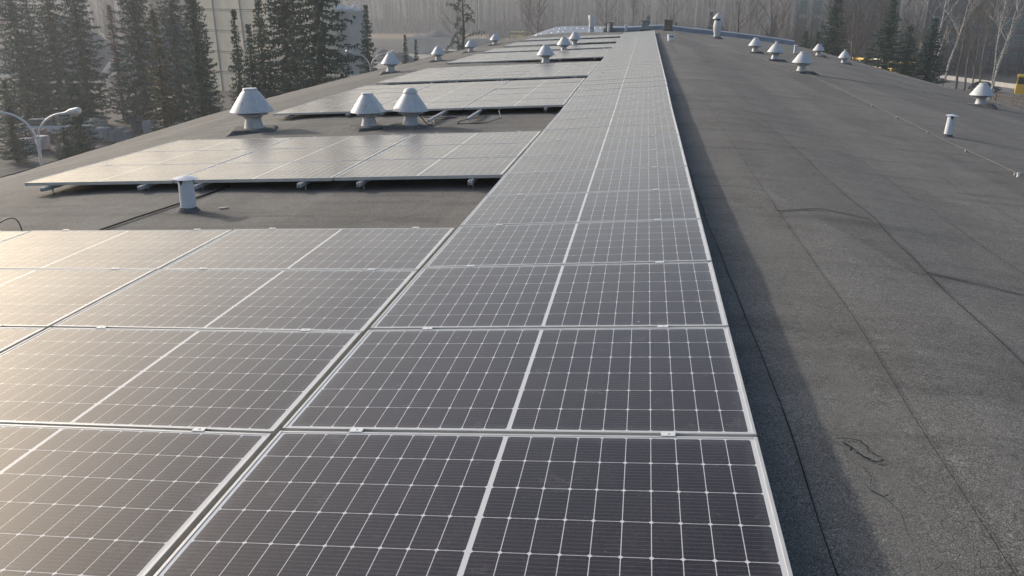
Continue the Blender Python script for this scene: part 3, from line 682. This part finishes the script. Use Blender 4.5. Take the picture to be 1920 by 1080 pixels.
# ---- bare broadleaved trees
def bare_mesh(seed, h=14.0, spread=.42, prim=16, sec=6, ter=4, r0=.17, lean=.03):
    rnd = random.Random(seed); tr = MB(); cr = MB()
    pts = []; x = y = 0.0
    for i in range(9):
        z = h * i / 8; pts.append(Vector((x, y, z))); x += rnd.uniform(-.18, .18) + lean * h / 8; y += rnd.uniform(-.18, .18)
    tr.tube(pts, [max(.012, r0 * (1 - .115 * i)) for i in range(9)], 7)
    def P(t):
        f = t * 8; i = min(int(f), 7); return pts[i].lerp(pts[i + 1], f - i)
    def branch(p, d, L, r, lvl):
        q = [p]; cur = p.copy(); dd = d.copy(); n = 4 if lvl < 2 else 2
        for i in range(n):
            dd = (dd + Vector((rnd.uniform(-.22, .22), rnd.uniform(-.22, .22), rnd.uniform(-.05, .22)))).normalized(); cur = cur + dd * L / n; q.append(cur.copy())
        cr.tube(q, [max(.006, r * (1 - .8 * i / n)) for i in range(n + 1)], 4 if lvl < 1 else 3, cap=False)
        if lvl < 2:
            for k in range((sec, ter)[lvl]):
                t = rnd.uniform(.25, 1); i = min(int(t * n), n - 1); pp = q[i].lerp(q[i + 1], t * n - i)
                a = rnd.uniform(0, 6.28); side = Vector((math.cos(a), math.sin(a), rnd.uniform(.0, .6)))
                branch(pp, (dd * .9 + side * .8).normalized(), L * rnd.uniform(.35, .6), r * .5, lvl + 1)
    for b in range(prim):
        t = rnd.uniform(.22, .98); a = b * 2.4 + rnd.uniform(-.4, .4)
        branch(P(t), Vector((math.cos(a) * spread * 1.6, math.sin(a) * spread * 1.6, rnd.uniform(.5, 1.1))).normalized(), h * rnd.uniform(.22, .42) * (1.15 - .7 * t), r0 * .42 * (1.1 - t * .7), 0)
    return tr, cr
M_TBARK = mottled('brown_grey_bark', (.08, .07, .06), (.16, .14, .12), 3, .95)
M_TWIG = mottled('bare_twigs', (.075, .06, .048), (.15, .122, .098), 2, .9)
def m_birch():
    n = N('birch_bark'); a = n.noise(3.5, n.map(n.obj, (1, 1, 3)), 4, .7)
    return n.fin(n.ramp(a, [(.40, (.12, .11, .10)), (.50, (.50, .47, .42)), (.7, (.66, .63, .58))]), .8)
M_BIRCH = m_birch()
BARE = [bare_mesh(3, 14), bare_mesh(7, 14, .3, 18), bare_mesh(12, 14, .55, 14, 6, 4, .22), bare_mesh(21, 14, .30, 13, 6, 4, .12, .06)]
BME = {}
def bare(kind, x, y, h, label, birch=False, group='bare trees beyond the roof', rz=None, tilt=(0, 0), name=None):
    key = (kind, birch); s = h / 14
    t = empty(name or ('birch_tree' if birch else 'bare_tree'), (x, y, gz(x, y) if math.hypot(x, y) > 440 else 0), label, 'tree', group, (tilt[0], tilt[1], rz if rz is not None else x * 5.1 + y), s)
    if key not in BME:
        BME[key] = (BARE[kind][0].mesh('bare_trunk', M_BIRCH if birch else M_TBARK, True), BARE[kind][1].mesh('bare_crown', M_BIRCH if birch and kind == 3 else M_TWIG))
    for nm, me in zip(('trunk', 'crown'), BME[key]):
        o = bpy.data.objects.new(nm, me); COL.objects.link(o); o.parent = t
B = 'birches at the right roof edge'
bare(3, 32.6, 101.5, 17, 'straight white birch, left one of the pair at the right roof edge', True, B, 1.0)
bare(3, 33.4, 101.0, 16, 'white birch leaning right, right one of the pair at the right roof edge', True, B, .2, (0, .10))
bare(3, 37.5, 97.5, 15, 'white birch before the fence near the right photo edge', True, B, .3, (0, .08))
bare(3, 40.3, 104, 15, 'white birch behind the slatted fence at the right photo edge', True, B, 2.3)
G2 = 'bare trees around the right hand buildings'
for i, (k, x, y, h, lab) in enumerate([(2, 12.0, 118, 15, 'broad bare tree behind the right end of the metal upstand'), (0, 16.4, 120, 16, 'bare tree left of the white pillar building'),
        (1, 22.8, 112, 15, 'pale bare tree before the grey block, left of the big spruce cluster'), (2, 24.8, 108, 14, 'spreading bare tree with pale limbs left of the big spruce cluster'),
        (0, 28.5, 122, 15, 'bare tree rising behind the middle of the big spruce cluster'), (1, 33.5, 128, 16, 'bare tree just behind the birch pair'), (0, 38.5, 130, 15, 'bare tree behind the dark car'),
        (2, 44.5, 128, 14, 'thick bare tree right of the dark car'), (1, 47.5, 133, 15, 'bare tree near the glass building at the right edge'), (0, 43.0, 118, 12, 'bare tree between the fence and the road'), (1, 52, 140, 15, 'bare tree behind the cut off yellow bus'),
        (2, 24.5, 216, 21, 'tall forked bare tree standing in the dry field at right'), (0, 31.0, 205, 20, 'tall bare tree with ivy dark foot in the field at right'),
        (2, -21.5, 165, 17.5, 'thick bare tree before the yellow bus beyond the far end'), (1, -24.5, 172, 15, 'bare tree left of the distant yellow bus'), (0, -9.5, 190, 19, 'bare tree behind the metal chimney'),
        (1, -4.0, 205, 18, 'bare tree left of the small far spruce behind the chimneys'), (2, -36.5, 160, 17, 'bare tree left of the crooked pine'), (0, 6.5, 230, 20, 'bare tree right of the ridge chimney'), (1, 16, 240, 21, 'bare tree behind the tall ventilator')]):
    bare(k, x, y, h, lab, False, G2)
# crooked sparse pine
t = empty('crooked_pine_tree', (-17.9, 78, 0), 'crooked sparse pine with drooping black branches behind the left roof fans', 'pine')
rnd = random.Random(5); tr = MB(); cr = MB()
tp = [Vector((0, 0, 0)), Vector((.2, 0, 3)), Vector((-.1, 0, 6)), Vector((.15, 0, 9)), Vector((0, 0, 12.5))]
tr.tube(tp, [.26, .22, .17, .12, .03], 8); part(tr, 'trunk', M_BARK, t)
for b in range(22):
    z = 3.2 + b * .42; a = b * 2.6 + rnd.uniform(-.4, .4); Lb = (2.9 - .16 * (z - 3)) * rnd.uniform(.7, 1.1); q = []
    for k in range(7):
        s = k / 6; q.append(Vector((math.cos(a + .3 * s) * Lb * s, math.sin(a + .3 * s) * Lb * s, z + .35 * math.sin(s * 3.4) - .55 * s * s * (1 if b % 3 else -1.6))))
    cr.tube(q, [.055 * (1 - .7 * k / 6) for k in range(7)], 4)
    for k in range(46):
        s = rnd.uniform(.3, 1.0); i = min(int(s * 6), 5); p = q[i].lerp(q[i + 1], s * 6 - i) + Vector((rnd.gauss(0, .10), rnd.gauss(0, .10), rnd.gauss(-.03, .09)))
        u = Vector((rnd.uniform(-1, 1), rnd.uniform(-1, 1), rnd.uniform(-1, 1))).normalized() * .17; v = Vector((rnd.uniform(-1, 1), rnd.uniform(-1, 1), rnd.uniform(-1, 1))).normalized() * .10
        cr.add([tuple(p - u), tuple(p + v), tuple(p + u)], [(0, 1, 2)])
part(cr, 'crown', M_NEED, t)
# ---- far woodland mass
M_WOOD = mottled('far_wood_bark', (.038, .033, .030), (.085, .072, .062), .08, .95)
rnd = random.Random(99); vs = []; fs = []
def tri(a, b, c):
    o = len(vs); vs.extend((a, b, c)); fs.append((o, o + 1, o + 2))
for i in range(1900):
    ang = rnd.uniform(-1.02, .62); r = 402 + 190 * rnd.random() ** 1.6; X, Y = r * math.sin(ang), r * math.cos(ang); z0 = gz(X, Y); h = rnd.uniform(14, 25)
    w = rnd.uniform(.12, .28); px, py = math.cos(ang), -math.sin(ang); lx = rnd.uniform(-.6, .6)
    tri((X - w * px, Y - w * py, z0 - 1), (X + w * px, Y + w * py, z0 - 1), (X + lx, Y, z0 + h)); tri((X - w * py, Y + w * px, z0 - 1), (X + w * py, Y - w * px, z0 - 1), (X + lx, Y, z0 + h))
    for b in range(70):
        t0 = rnd.uniform(.15, .98); zz = z0 + h * t0; a = rnd.uniform(0, 6.28); Lb = rnd.uniform(1.0, 4.2) * (1.2 - t0 * .8); bx, by = X + lx * t0, Y
        ex_, ey_, ez_ = bx + math.cos(a) * Lb * .7, by + math.sin(a) * Lb * .7, zz + Lb * rnd.uniform(.4, 1.2); ww = rnd.uniform(.03, .09)
        tri((bx - ww * px, by - ww * py, zz), (bx + ww * px, by + ww * py, zz + ww), (ex_, ey_, ez_))
for i in range(5200):            # undergrowth along the wood's foot
    ang = rnd.uniform(-1.02, .62); r = rnd.uniform(396, 430); X, Y = r * math.sin(ang), r * math.cos(ang); px, py = math.cos(ang), -math.sin(ang); h = rnd.uniform(1, 5); w = rnd.uniform(.1, .5)
    tri((X - w * px, Y - w * py, gz(X, Y) - .5), (X + w * px, Y + w * py, gz(X, Y) - .5), (X + rnd.uniform(-1, 1), Y, gz(X, Y) + h))
mb = MB(); mb.v = vs; mb.f = fs; tag(mb.build('far_woodland', M_WOOD), 'distant leafless brown woodland filling the background', 'woodland', None, 'stuff')
# dense leafless thicket along the road
def thicket(name, cells, n, label, seed, hmin=7, hmax=15):
    rnd = random.Random(seed); V_ = []; F_ = []
    def tr_(a, b, c): o = len(V_); V_.extend((a, b, c)); F_.append((o, o + 1, o + 2))
    for i in range(n):
        (xa, ya), (xb, yb) = cells[rnd.randrange(len(cells))]; X, Y = rnd.uniform(xa, xb), rnd.uniform(ya, yb); h = rnd.uniform(hmin, hmax); w = rnd.uniform(.05, .13); lx, ly = rnd.uniform(-1, 1), rnd.uniform(-1, 1)
        tr_((X - w, Y, -.1), (X + w, Y, -.1), (X + lx, Y + ly, h)); tr_((X, Y - w, -.1), (X, Y + w, -.1), (X + lx, Y + ly, h))
        for b in range(60):
            t0 = rnd.uniform(.08, .95); a = rnd.uniform(0, 6.28); Lb = rnd.uniform(.6, 3.0) * (1.15 - t0 * .8); bx, by, zz = X + lx * t0, Y + ly * t0, h * t0; ww = rnd.uniform(.010, .032)
            ex_, ey_, ez_ = bx + math.cos(a) * Lb * .8, by + math.sin(a) * Lb * .8, zz + Lb * rnd.uniform(.2, 1.2); tr_((bx - ww, by, zz), (bx + ww, by, zz + ww), (ex_, ey_, ez_))
    mb = MB(); mb.v = V_; mb.f = F_; tag(mb.build(name, M_TWIG), label, 'thicket', None, 'stuff')
thicket('roadside_thicket', [((38, 178), (56, 186)), ((56, 176), (84, 182)), ((29, 178), (40, 186))], 330, 'dense leafless brush in front of the right hand buildings', 3)
thicket('hazy_copse', [((-150, 150), (-86, 175)), ((-100, 140), (-66, 160))], 420, 'hazy leafless copse behind the tall left spruces', 8, 13, 22)
thicket('field_thicket', [((-60, 300), (80, 330))], 420, 'thin leafless brush before the far woodland in the middle', 4, 4, 14)
# dry field foot of the wood
# ---- buildings
M_BEIGE = mottled('beige_wall_panels', (.64, .57, .44), (.76, .70, .57), .5, .85, detail=8)
M_BSEAM = mottled('panel_joint', (.30, .25, .20), (.38, .33, .27), 2, .8)
M_WIN = N('window_glass').fin((.06, .08, .09), .15)
M_PALE = mottled('pale_plaster', (.36, .345, .32), (.46, .44, .41), .4, .85)
M_GREYB = mottled('grey_plaster', (.13, .12, .11), (.18, .17, .155), .4, .85)
def wallbuilding(name, p0_, p1_, h, depth, mat, label, cat='building'):
    """box building whose front face runs from p0 to p1"""
    (x0, y0), (x1, y1) = p0_, p1_; Lw = math.hypot(x1 - x0, y1 - y0); a = math.atan2(y1 - y0, x1 - x0)
    t = empty(name, (x0, y0, 0), label, cat, None, (0, 0, a)); part(MB().box((Lw / 2, depth / 2, h / 2), (Lw, depth, h)), 'wall', mat, t)
    part(MB().box((Lw / 2, depth / 2, h + .12), (Lw + .5, depth + .5, .24)), 'roof', M_CONC, t); return t, Lw
t, Lw = wallbuilding('panel_clad_building', (-63.5, 109.0), (-40.5, 96.5), 15.5, 5, M_BEIGE, 'large beige building of stained wall panels behind the left spruces')
k = 0
for z in (2.6, 5.3, 8.0, 10.7, 13.4): part(MB().box((Lw / 2, -.03, z), (Lw, .07, .10)).box((Lw / 2, -.02, z - .22), (Lw, .05, .05)), 'horizontal_joint', M_BSEAM, t)
for i in range(0, 5): part(MB().tube([(.3 + i * 6.2, -.09, 0), (i * 5.9, -.09, 15.4)], .09, 6), 'downpipe', M_PALE, t)
# silo group
t = empty('storage_silo', (-37.4, 101.5, 0), 'pale round silo with small white domes on top behind the largest spruce clump', 'silo')
part(MB().lathe([(2.1, 0), (2.1, 10.6), (1.9, 10.8), (.1, 11.2)], 32), 'shell', M_PALE, t, smooth=True)
for dx, dy in ((-1.1, -1.0), (0, -1.3), (1.1, -1.0)): part(MB().lathe([(.55, 10.7), (.5, 11.1), (.28, 11.35), (.03, 11.45)], 14, (dx, dy, 0)), 'top_dome', M_WHITE, t, smooth=True)
t, Lw = wallbuilding('low_beige_store', (-37.5, 93), (-29.5, 90.5), 3.2, 6, M_BEIGE, 'low beige store building between silo and lone spruce')
part(MB().box((3.0, -.03, 1.5), (2.2, .06, 1.4)), 'window', M_WIN, t)
# slanted corrugated shelter and dark heap
t = empty('corrugated_fence_wall', (-62, 212, 0), 'long pale corrugated wall behind the lone spruce', 'wall', None, (0, 0, -.12))
mb = MB(); 
for i in range(60): mb.box((i * .42, .04 * (i % 2), 2.0), (.42, .05, 4.0))
part(mb, 'panels', M_PALE, t); part(MB().box((12.4, .02, 4.05), (25.4, .2, .12)), 'top_rail', M_ALUDARK, t)
def heap(x, y, w, d, h, m, label, seed):
    vs = []; fs = []; n = 26
    for j in range(n + 1):
        for i in range(n + 1):
            u, v = i / n * 2 - 1, j / n * 2 - 1; r = math.hypot(u, v); z = (max(0, 1 - r * r) ** 1.3) * h * (.8 + .6 * noise.noise(Vector((u * 2 + seed, v * 2, seed)))) + .25 * noise.noise(Vector((u * 9, v * 9, seed))) * (r < .95)
            vs.append((u * w / 2, v * d / 2, z - .05))
    for j in range(n):
        for i in range(n): a = j * (n + 1) + i; fs.append((a, a + 1, a + n + 2, a + n + 1))
    o = MB().add(vs, fs).build('gravel_heap', m, loc=(x, y, 0)); return tag(o, label, 'heap', 'heaps of gravel in the yard')
M_HEAPD = mottled('dark_slate_gravel', (.055, .065, .085), (.10, .11, .13), 1, .95, 0, .5)
M_HEAPG = mottled('grey_gravel', (.10, .105, .11), (.16, .16, .16), 1, .95, 0, .5)
heap(-66, 262, 24, 16, 6, M_HEAPD, 'dark slate coloured heap left of the pinkish shed', 1)
heap(-98, 128, 30, 20, 9, M_HEAPG, 'tall grey gravel heap behind the tall left spruces', 2)
heap(-76, 122, 22, 18, 10, M_HEAPD, 'bluish steep heap just left of the beige panel building', 3)
heap(-128, 135, 40, 26, 7, M_HEAPG, 'broad grey gravel heap at the far left background', 4)
heap(-56, 178, 14, 9, 2.6, M_HEAPG, 'low grey mound beside the gravel track', 5)
M_PINK = mottled('salmon_render', (.42, .23, .17), (.50, .30, .23), 1, .85)
t, Lw = wallbuilding('salmon_shed', (-42.5, 166), (-37.5, 164), 2.9, 4, M_PINK, 'small salmon coloured shed left of the crooked pine', 'shed')
part(MB().box((.7, -.03, 1.4), (.7, .06, 1.1)), 'window', M_WHITE, t)
t = empty('concrete_retaining_wall', (-36.6, 166, 0), 'long sand coloured concrete wall behind the crooked pine', 'wall', None, (0, 0, .62))
mb = MB()
for i in range(14): mb.box((i * 2.0 + 1, .02 * (i % 2), 1.5), (1.98, .25, 3.0))
part(mb, 'slabs', mottled('sand_concrete', (.40, .34, .26), (.50, .44, .35), .7, .9), t); part(MB().box((14, 0, 3.06), (28, .4, .12)), 'coping', M_CONC, t)
# blue containers, far
M_BLUEC = mottled('faded_blue_steel', (.06, .11, .20), (.09, .15, .26), .8, .6)
for i, (x, y) in enumerate(((-62.5, 352), (-56, 350), (-49.6, 348))):
    t = empty('shipping_container', (x, y, 0), '%s faded blue container in the row left of the distant yellow bus' % ('left', 'middle', 'right')[i], 'container', 'blue containers in a row', (0, 0, -.15)); mb = MB()
    for j in range(20): mb.box((j * .3 - 2.85, 0 + .05 * (j % 2), 1.4), (.3, 2.4, 2.8))
    part(mb, 'body', M_BLUEC, t); part(MB().box((0, -1.25, .1), (6.1, .12, .2)).box((0, -1.25, 2.8), (6.1, .12, .15)), 'frame_rail', M_HEAPD, t)
# ---- vehicles
M_TYRE = N('tyre_rubber').fin((.02, .02, .02), .85); M_RIM = mottled('wheel_rim', (.4, .4, .42), (.5, .5, .52), 8, .4, .6)
M_GLASS = N('vehicle_glass').fin((.025, .03, .035), .08, 0, .6); M_LAMPW = N('headlight_glass').fin((.7, .7, .68), .1); M_LAMPR = N('tail_lamp').fin((.4, .02, .02), .2)
def paint(name, c): n = N(name); m = n.fin(c, .3, 0, .5); n.p.inputs['Coat Weight'].default_value = .6; return m
M_YEL = paint('bus_yellow_paint', (.80, .50, .02)); M_BLKP = paint('dark_blue_black_paint', (.03, .035, .045)); M_RED = paint('red_car_paint', (.45, .06, .04)); M_SILV = paint('silver_car_paint', (.42, .43, .45)); M_WHP = paint('white_car_paint', (.7, .7, .7))
def wheels(t, xs, y, r):
    for x in xs:
        for s in (-1, 1):
            vs = MB().tube([(x, s * (y - .12), r), (x, s * (y + .10), r)], r, 18); w = part(vs, 'wheel', M_TYRE, t)
            o = MB().tube([(x, s * (y + .095), r), (x, s * (y + .12), r)], r * .6, 12).build('rim', M_RIM, w)
def loft(secs):
    """sections: list of (x, [(y,z)...]) lofted into one closed body"""
    mb = MB(); n = len(secs[0][1]); vs = [(x, y, z) for x, pr in secs for y, z in pr]; fs = []
    for j in range(len(secs) - 1):
        for i in range(n): a, b = j * n + i, j * n + (i + 1) % n; fs.append((a, b, b + n, a + n))
    fs.append(tuple(range(n))[::-1]); fs.append(tuple(range((len(secs) - 1) * n, len(secs) * n))); mb.add(vs, fs); return mb
def car(x, y, rz, m, label):
    t = empty('parked_car', (x, y, 0), label, 'car', 'cars around the yard and road', (0, 0, rz))
    def sec(w, z0, z1): return [(-w, z0), (-w * 1.02, (z0 + z1) / 2), (-w * .9, z1), (w * .9, z1), (w * 1.02, (z0 + z1) / 2), (w, z0)]
    part(loft([(-2.2, sec(.74, .40, .62)), (-2.12, sec(.84, .28, .84)), (-1.3, sec(.88, .22, .94)), (0, sec(.88, .22, .92)), (1.1, sec(.88, .22, .90)), (1.9, sec(.84, .25, .76)), (2.18, sec(.72, .32, .60))]), 'body', m, t, smooth=True, bevel=.02)
    part(loft([(-1.95, sec(.70, .90, .94)), (-1.35, sec(.64, .90, 1.38)), (-.5, sec(.62, .90, 1.45)), (.3, sec(.62, .90, 1.42)), (1.15, sec(.70, .88, .92))]), 'cabin_glass', M_GLASS, t, smooth=True)
    part(MB().box((-.45, 0, 1.452), (1.5, 1.08, .03)), 'roof_panel', m, t, bevel=.01)
    wheels(t, (-1.32, 1.35), .78, .32)
    for s in (-1, 1):
        part(MB().box((2.10, s * .58, .62), (.12, .30, .12)), 'headlight', M_LAMPW, t, bevel=.02); part(MB().box((-2.16, s * .62, .70), (.08, .24, .14)), 'tail_light', M_LAMPR, t, bevel=.02)
    return t
def bus(x, y, rz, label, L=12.0):
    t = empty('yellow_bus', (x, y, 0), label, 'bus', None, (0, 0, rz)); H = 3.0
    part(MB().box((0, 0, 1.07), (L, 2.5, 1.44)), 'lower_body', M_YEL, t, bevel=.06); part(MB().box((0, 0, 2.88), (L, 2.5, .34)), 'roof', M_YEL, t, bevel=.08)
    part(MB().box((0, 0, 2.12), (L - .16, 2.42, 1.16)), 'window_band', M_GLASS, t)
    for i in range(int(L / 1.5) + 1):
        for s in (-1, 1): part(MB().box((-L / 2 + .1 + i * (L - .2) / int(L / 1.5), s * 1.225, 2.12), (.12, .05, 1.16)), 'window_post', M_YEL if i % 3 == 0 else M_TYRE, t)
    wheels(t, (-L / 2 + 2.4, L / 2 - 2.6), 1.1, .46)
    for s in (-1, 1): part(MB().box((L / 2 + .01, s * .9, .75), (.06, .35, .2)), 'headlight', M_LAMPW, t)
    part(MB().box((0, 0, 3.12), (2.2, 1.4, .16)), 'roof_unit', M_WHITE, t, bevel=.03)
    return t
bus(-47.5, 330, -.28, 'distant yellow bus beyond the far end of the roof')
bus(42.8, 164, -1.26 + .05, 'yellow bus half hidden by the dark spruces at right', 18)
bus(54.0 + 3.8, 126.5, -.35, 'yellow bus cut off by the right edge of the photo', 11)
car(50.9, 134.6, -.55, M_BLKP, 'dark car on the road behind the lone right roof fan')
car(-47.5, 236, -.4, M_RED, 'small red car before the distant yellow bus'); car(-33.8, 136, .3, M_WHP, 'white car parked beyond the left roof edge by the crooked pine'); car(-31.2, 134.5, .4, M_SILV, 'silver car parked behind the crooked pine foot')
car(-36.3, 138, .2, M_SILV, 'silver car left of the white one beyond the roof edge')
# kerb wall, fence
t = empty('low_white_road_wall', (53.0, 161, 0), 'low pale wall along the far side of the road at right', 'wall', None, (0, 0, math.atan2(-20, 5.5)))
mb = MB()
for i in range(11): mb.box((i * 2 + 1, 0, .35), (1.97, .35, .7))
part(mb, 'blocks', M_PALE, t)
t = empty('slatted_fence', (38.6, 119.5, 0), 'grey brown upright slatted fence beyond the right eaves', 'fence', None, (0, 0, math.atan2(-19.5, 10.5)))
mb = MB()
for i in range(105): mb.box((i * .285, 0, .95 + .03 * math.sin(i * 2.3)), (.15, .03, 1.7))
M_FENCE = mottled('weathered_wood', (.085, .072, .062), (.15, .13, .11), 4, .9)
sl_o = part(mb, 'slats', M_FENCE, t); part(MB().box((15, .04, .5), (30, .04, .08)).box((15, .04, 1.45), (30, .04, .08)), 'rails', M_FENCE, t)
for i in range(13): part(MB().box((i * 2.5, .09, .95), (.1, .1, 1.95)), 'post', M_FENCE, t)
def windows(t, xs, zs, w, h, m=None, y=-.03):
    for x in xs:
        for z in zs:
            f = part(MB().box((x, y, z), (w + .2, .06, h + .2)), 'window', M_CONC, t); f2 = MB().box((x, y - .035, z), (w, .02, h)).build('pane', m or M_WIN, f)
M_WING = N('greenish_glass').fin((.16, .22, .21), .12)
t, Lw = wallbuilding('white_pillar_building', (30.5, 192), (38.5, 190), 20, 12, M_PALE, 'whitish building with tall greenish window strips at right'); windows(t, (2.3, 5.2), (5, 8.6, 12.2, 15.8), 1.5, 2.8, M_WING)
for x in (.3, 3.75, 7.4): part(MB().box((x, -.2, 10), (.6, .4, 20)), 'pillar', M_PALE, t)
t, Lw = wallbuilding('grey_block_building', (39.0, 193), (52, 190), 20, 12, M_GREYB, 'plain grey block behind bare trees left of the big spruce cluster'); windows(t, [1.5 + 2.4 * i for i in range(5)], (3, 6.5, 10), 1.2, 1.7)
t, Lw = wallbuilding('glass_front_building', (60, 198), (100, 184), 15, 14, M_GREYB, 'pale building with long bluish window rows behind the road at the right edge'); windows(t, [2 + 3.3 * i for i in range(12)], (2.5, 6, 9.5), 2.6, 2.1, M_WING)
for x, y, r_, m_, lb_ in ((-52.5, 63.5, .5, M_SILV, 'silver car at the far left between the yard stacks'), (-56.5, 70.5, .3, M_WHP, 'white car under the leftmost hazy spruces'), (-47.8, 72.0, .2, M_BLKP, 'dark car right of the white one half hidden by tall left spruces'), (-42.5, 66.8, .25, M_RED, 'red car among the pallet stacks left of the browning spruce')):
    car(x, y, r_, m_, lb_)
# ---- street lamps
M_POLE = mottled('galvanised_lamp_pole', (.55, .56, .57), (.64, .65, .65), 3, .5, .3); M_LENS = N('lamp_lens').fin((.45, .42, .34), .2)
def lamp(x, y, h, rz, label, sc=1.0):
    t = empty('street_lamp', (x, y, 0), label, 'street lamp', 'twin arm street lamps', (0, 0, rz)); j = h - 1.35
    part(MB().tube([(0, 0, 0), (0, 0, 1.2), (0, 0, 1.21), (0, 0, j)], [.11, .11, .075, .06], 12).lathe([(.075, 0), (.085, .05), (.075, .10)], 12, (0, 0, j - .12)), 'pole', M_POLE, t, smooth=True)
    for s in (-1, 1):
        P = [(s * (.02 + 1.12 * (1 - math.cos(a * .5 * math.pi))), 0, j - .05 + 1.12 * math.sin(a * .5 * math.pi * .96)) for a in [i / 10 for i in range(11)]]
        a_ = part(MB().tube(P, .045, 8), 'arm', M_POLE, t, smooth=True)
        ex_, ez_ = P[-1][0], P[-1][2]
        hd = MB(); hd.tube([(ex_ - s * .08, 0, ez_ - .02), (ex_ + s * .10, 0, ez_ + .01), (ex_ + s * .30, 0, ez_ + .06), (ex_ + s * .62, 0, ez_ + .12), (ex_ + s * .70, 0, ez_ + .13)], [.05, .065, .12, .13, .06], 12)
        part(hd, 'lamp_head', M_POLE, t, smooth=True)
        ln = MB(); ln.tube([(ex_ + s * .30, 0, ez_ - .01), (ex_ + s * .46, 0, ez_ - .01), (ex_ + s * .64, 0, ez_ + .06)], [.08, .125, .06], 12); part(ln, 'lens', M_LENS, t, smooth=True)
    return t
lamp(-23.15, 25.6, 7.4, .15, 'near twin arm street lamp rising over the left roof edge')
lamp(-20.75, 58.5, 8.1, .1, 'second twin arm street lamp before the lone pointed spruce')
for i, (x, y, h, lab) in enumerate(((-52, 260, 17, 'thin far mast left of the distant bus'), (-11, 300, 20, 'thin far mast behind the metal chimney'), (16, 300, 21, 'tall thin mast above the far spruces'), (-31, 240, 16, 'thin mast right of the crooked pine'))):
    t = empty('lighting_mast', (x, y, 0), lab, 'mast', 'thin far masts'); part(MB().tube([(0, 0, 0), (0, 0, h)], [.16, .09], 6), 'pole', M_PALE, t); part(MB().box((.4, 0, h), (1.1, .25, .12)), 'lamp_head', M_PALE, t)
# ---- storage yard clutter
M_PAL = mottled('pallet_wood', (.22, .17, .12), (.34, .28, .2), 3, .9)
rnd = random.Random(17); cols = [((.5, .5, .5), 'pale'), ((.25, .26, .28), 'grey'), ((.12, .16, .22), 'bluish'), ((.36, .22, .17), 'brick red'), ((.55, .52, .45), 'cream')]
CM = [mottled('yard_goods_%s' % n_.replace(' ', '_'), tuple(v * .8 for v in c_), c_, 2, .8) for c_, n_ in cols]
spots = [(-47.5, 55.5), (-45.2, 57), (-44.2, 61.2), (-49.8, 66.5), (-46.5, 68), (-43.6, 66), (-41.2, 64.4), (-38.8, 63), (-47.2, 62), (-50.5, 60), (-44.0, 70.5), (-40.2, 69), (-37.5, 68), (-52.5, 70), (-35, 66), (-49, 74), (-45, 76), (-41, 75)]
ROWN = ['left', 'middle', 'right']
for i, (x, y) in enumerate(spots):
    ci = (i * 3 + i // 5) % 5; hh = rnd.uniform(.7, 1.3); w = rnd.uniform(1.3, 2.4)
    t = empty('stacked_goods_pallet', (x, y, 0), '%s wrapped stack on a pallet, %s one counted from the left through the yard' % (cols[ci][1], ORD[sorted(spots).index((x, y))] if sorted(spots).index((x, y)) else 'first'), 'pallet stack', 'pallet stacks in the left yard', (0, 0, rnd.uniform(0, 1.5)))
    pm = MB()
    for s in (-1, 0, 1): pm.box((s * w * .42, 0, .06), (.1, 1.1, .1))
    for s in range(5): pm.box((0, -.48 + s * .24, .125), (w, .12, .025))
    part(pm, 'pallet', M_PAL, t)
    g = MB(); nn = rnd.randint(2, 4)
    for a in range(nn): g.box((-w / 2 + w * (a + .5) / nn, rnd.uniform(-.05, .05), .14 + hh * .5 * (1 - .25 * (a % 2))), (w / nn * .94, .95, hh * (1 - .25 * (a % 2))))
    part(g, 'goods', CM[ci], t, bevel=.03)
car(-46.5, 72.5, .3, M_WHP, 'white car half hidden behind the tall left spruces'); car(-34.5, 70, .2, M_SILV, 'silver car behind the browning thin spruce')
t, Lw = wallbuilding('blue_site_container', (-33.8, 63.5), (-30.6, 62.4), 2.5, 2.4, M_BLUEC, 'blue site cabin behind the browning thin spruce', 'cabin')
t, Lw = wallbuilding('grey_site_cabin', (-19.6, 66.5), (-17.4, 66.2), 2.6, 2.2, M_ZINC, 'small blue grey cabin at the foot of the second street lamp', 'cabin')

# ---- haze
hz = MB().box((0, 300, 29), (2400, 2000, 62)).build('haze', None); hz.data.materials.clear()
hm = bpy.data.materials.new('thin_haze'); hm.use_nodes = True; t_ = hm.node_tree; t_.nodes.clear()
ho = t_.nodes.new('ShaderNodeOutputMaterial'); pv = t_.nodes.new('ShaderNodeVolumePrincipled'); t_.links.new(pv.outputs[0], ho.inputs['Volume'])
pv.inputs['Color'].default_value = (.88, .93, 1.0, 1); pv.inputs['Density'].default_value = .0008; pv.inputs['Anisotropy'].default_value = .45
hz.data.materials.append(hm); hz['kind'] = 'stuff'; tag(hz, 'thin pale morning haze filling the air', 'haze')
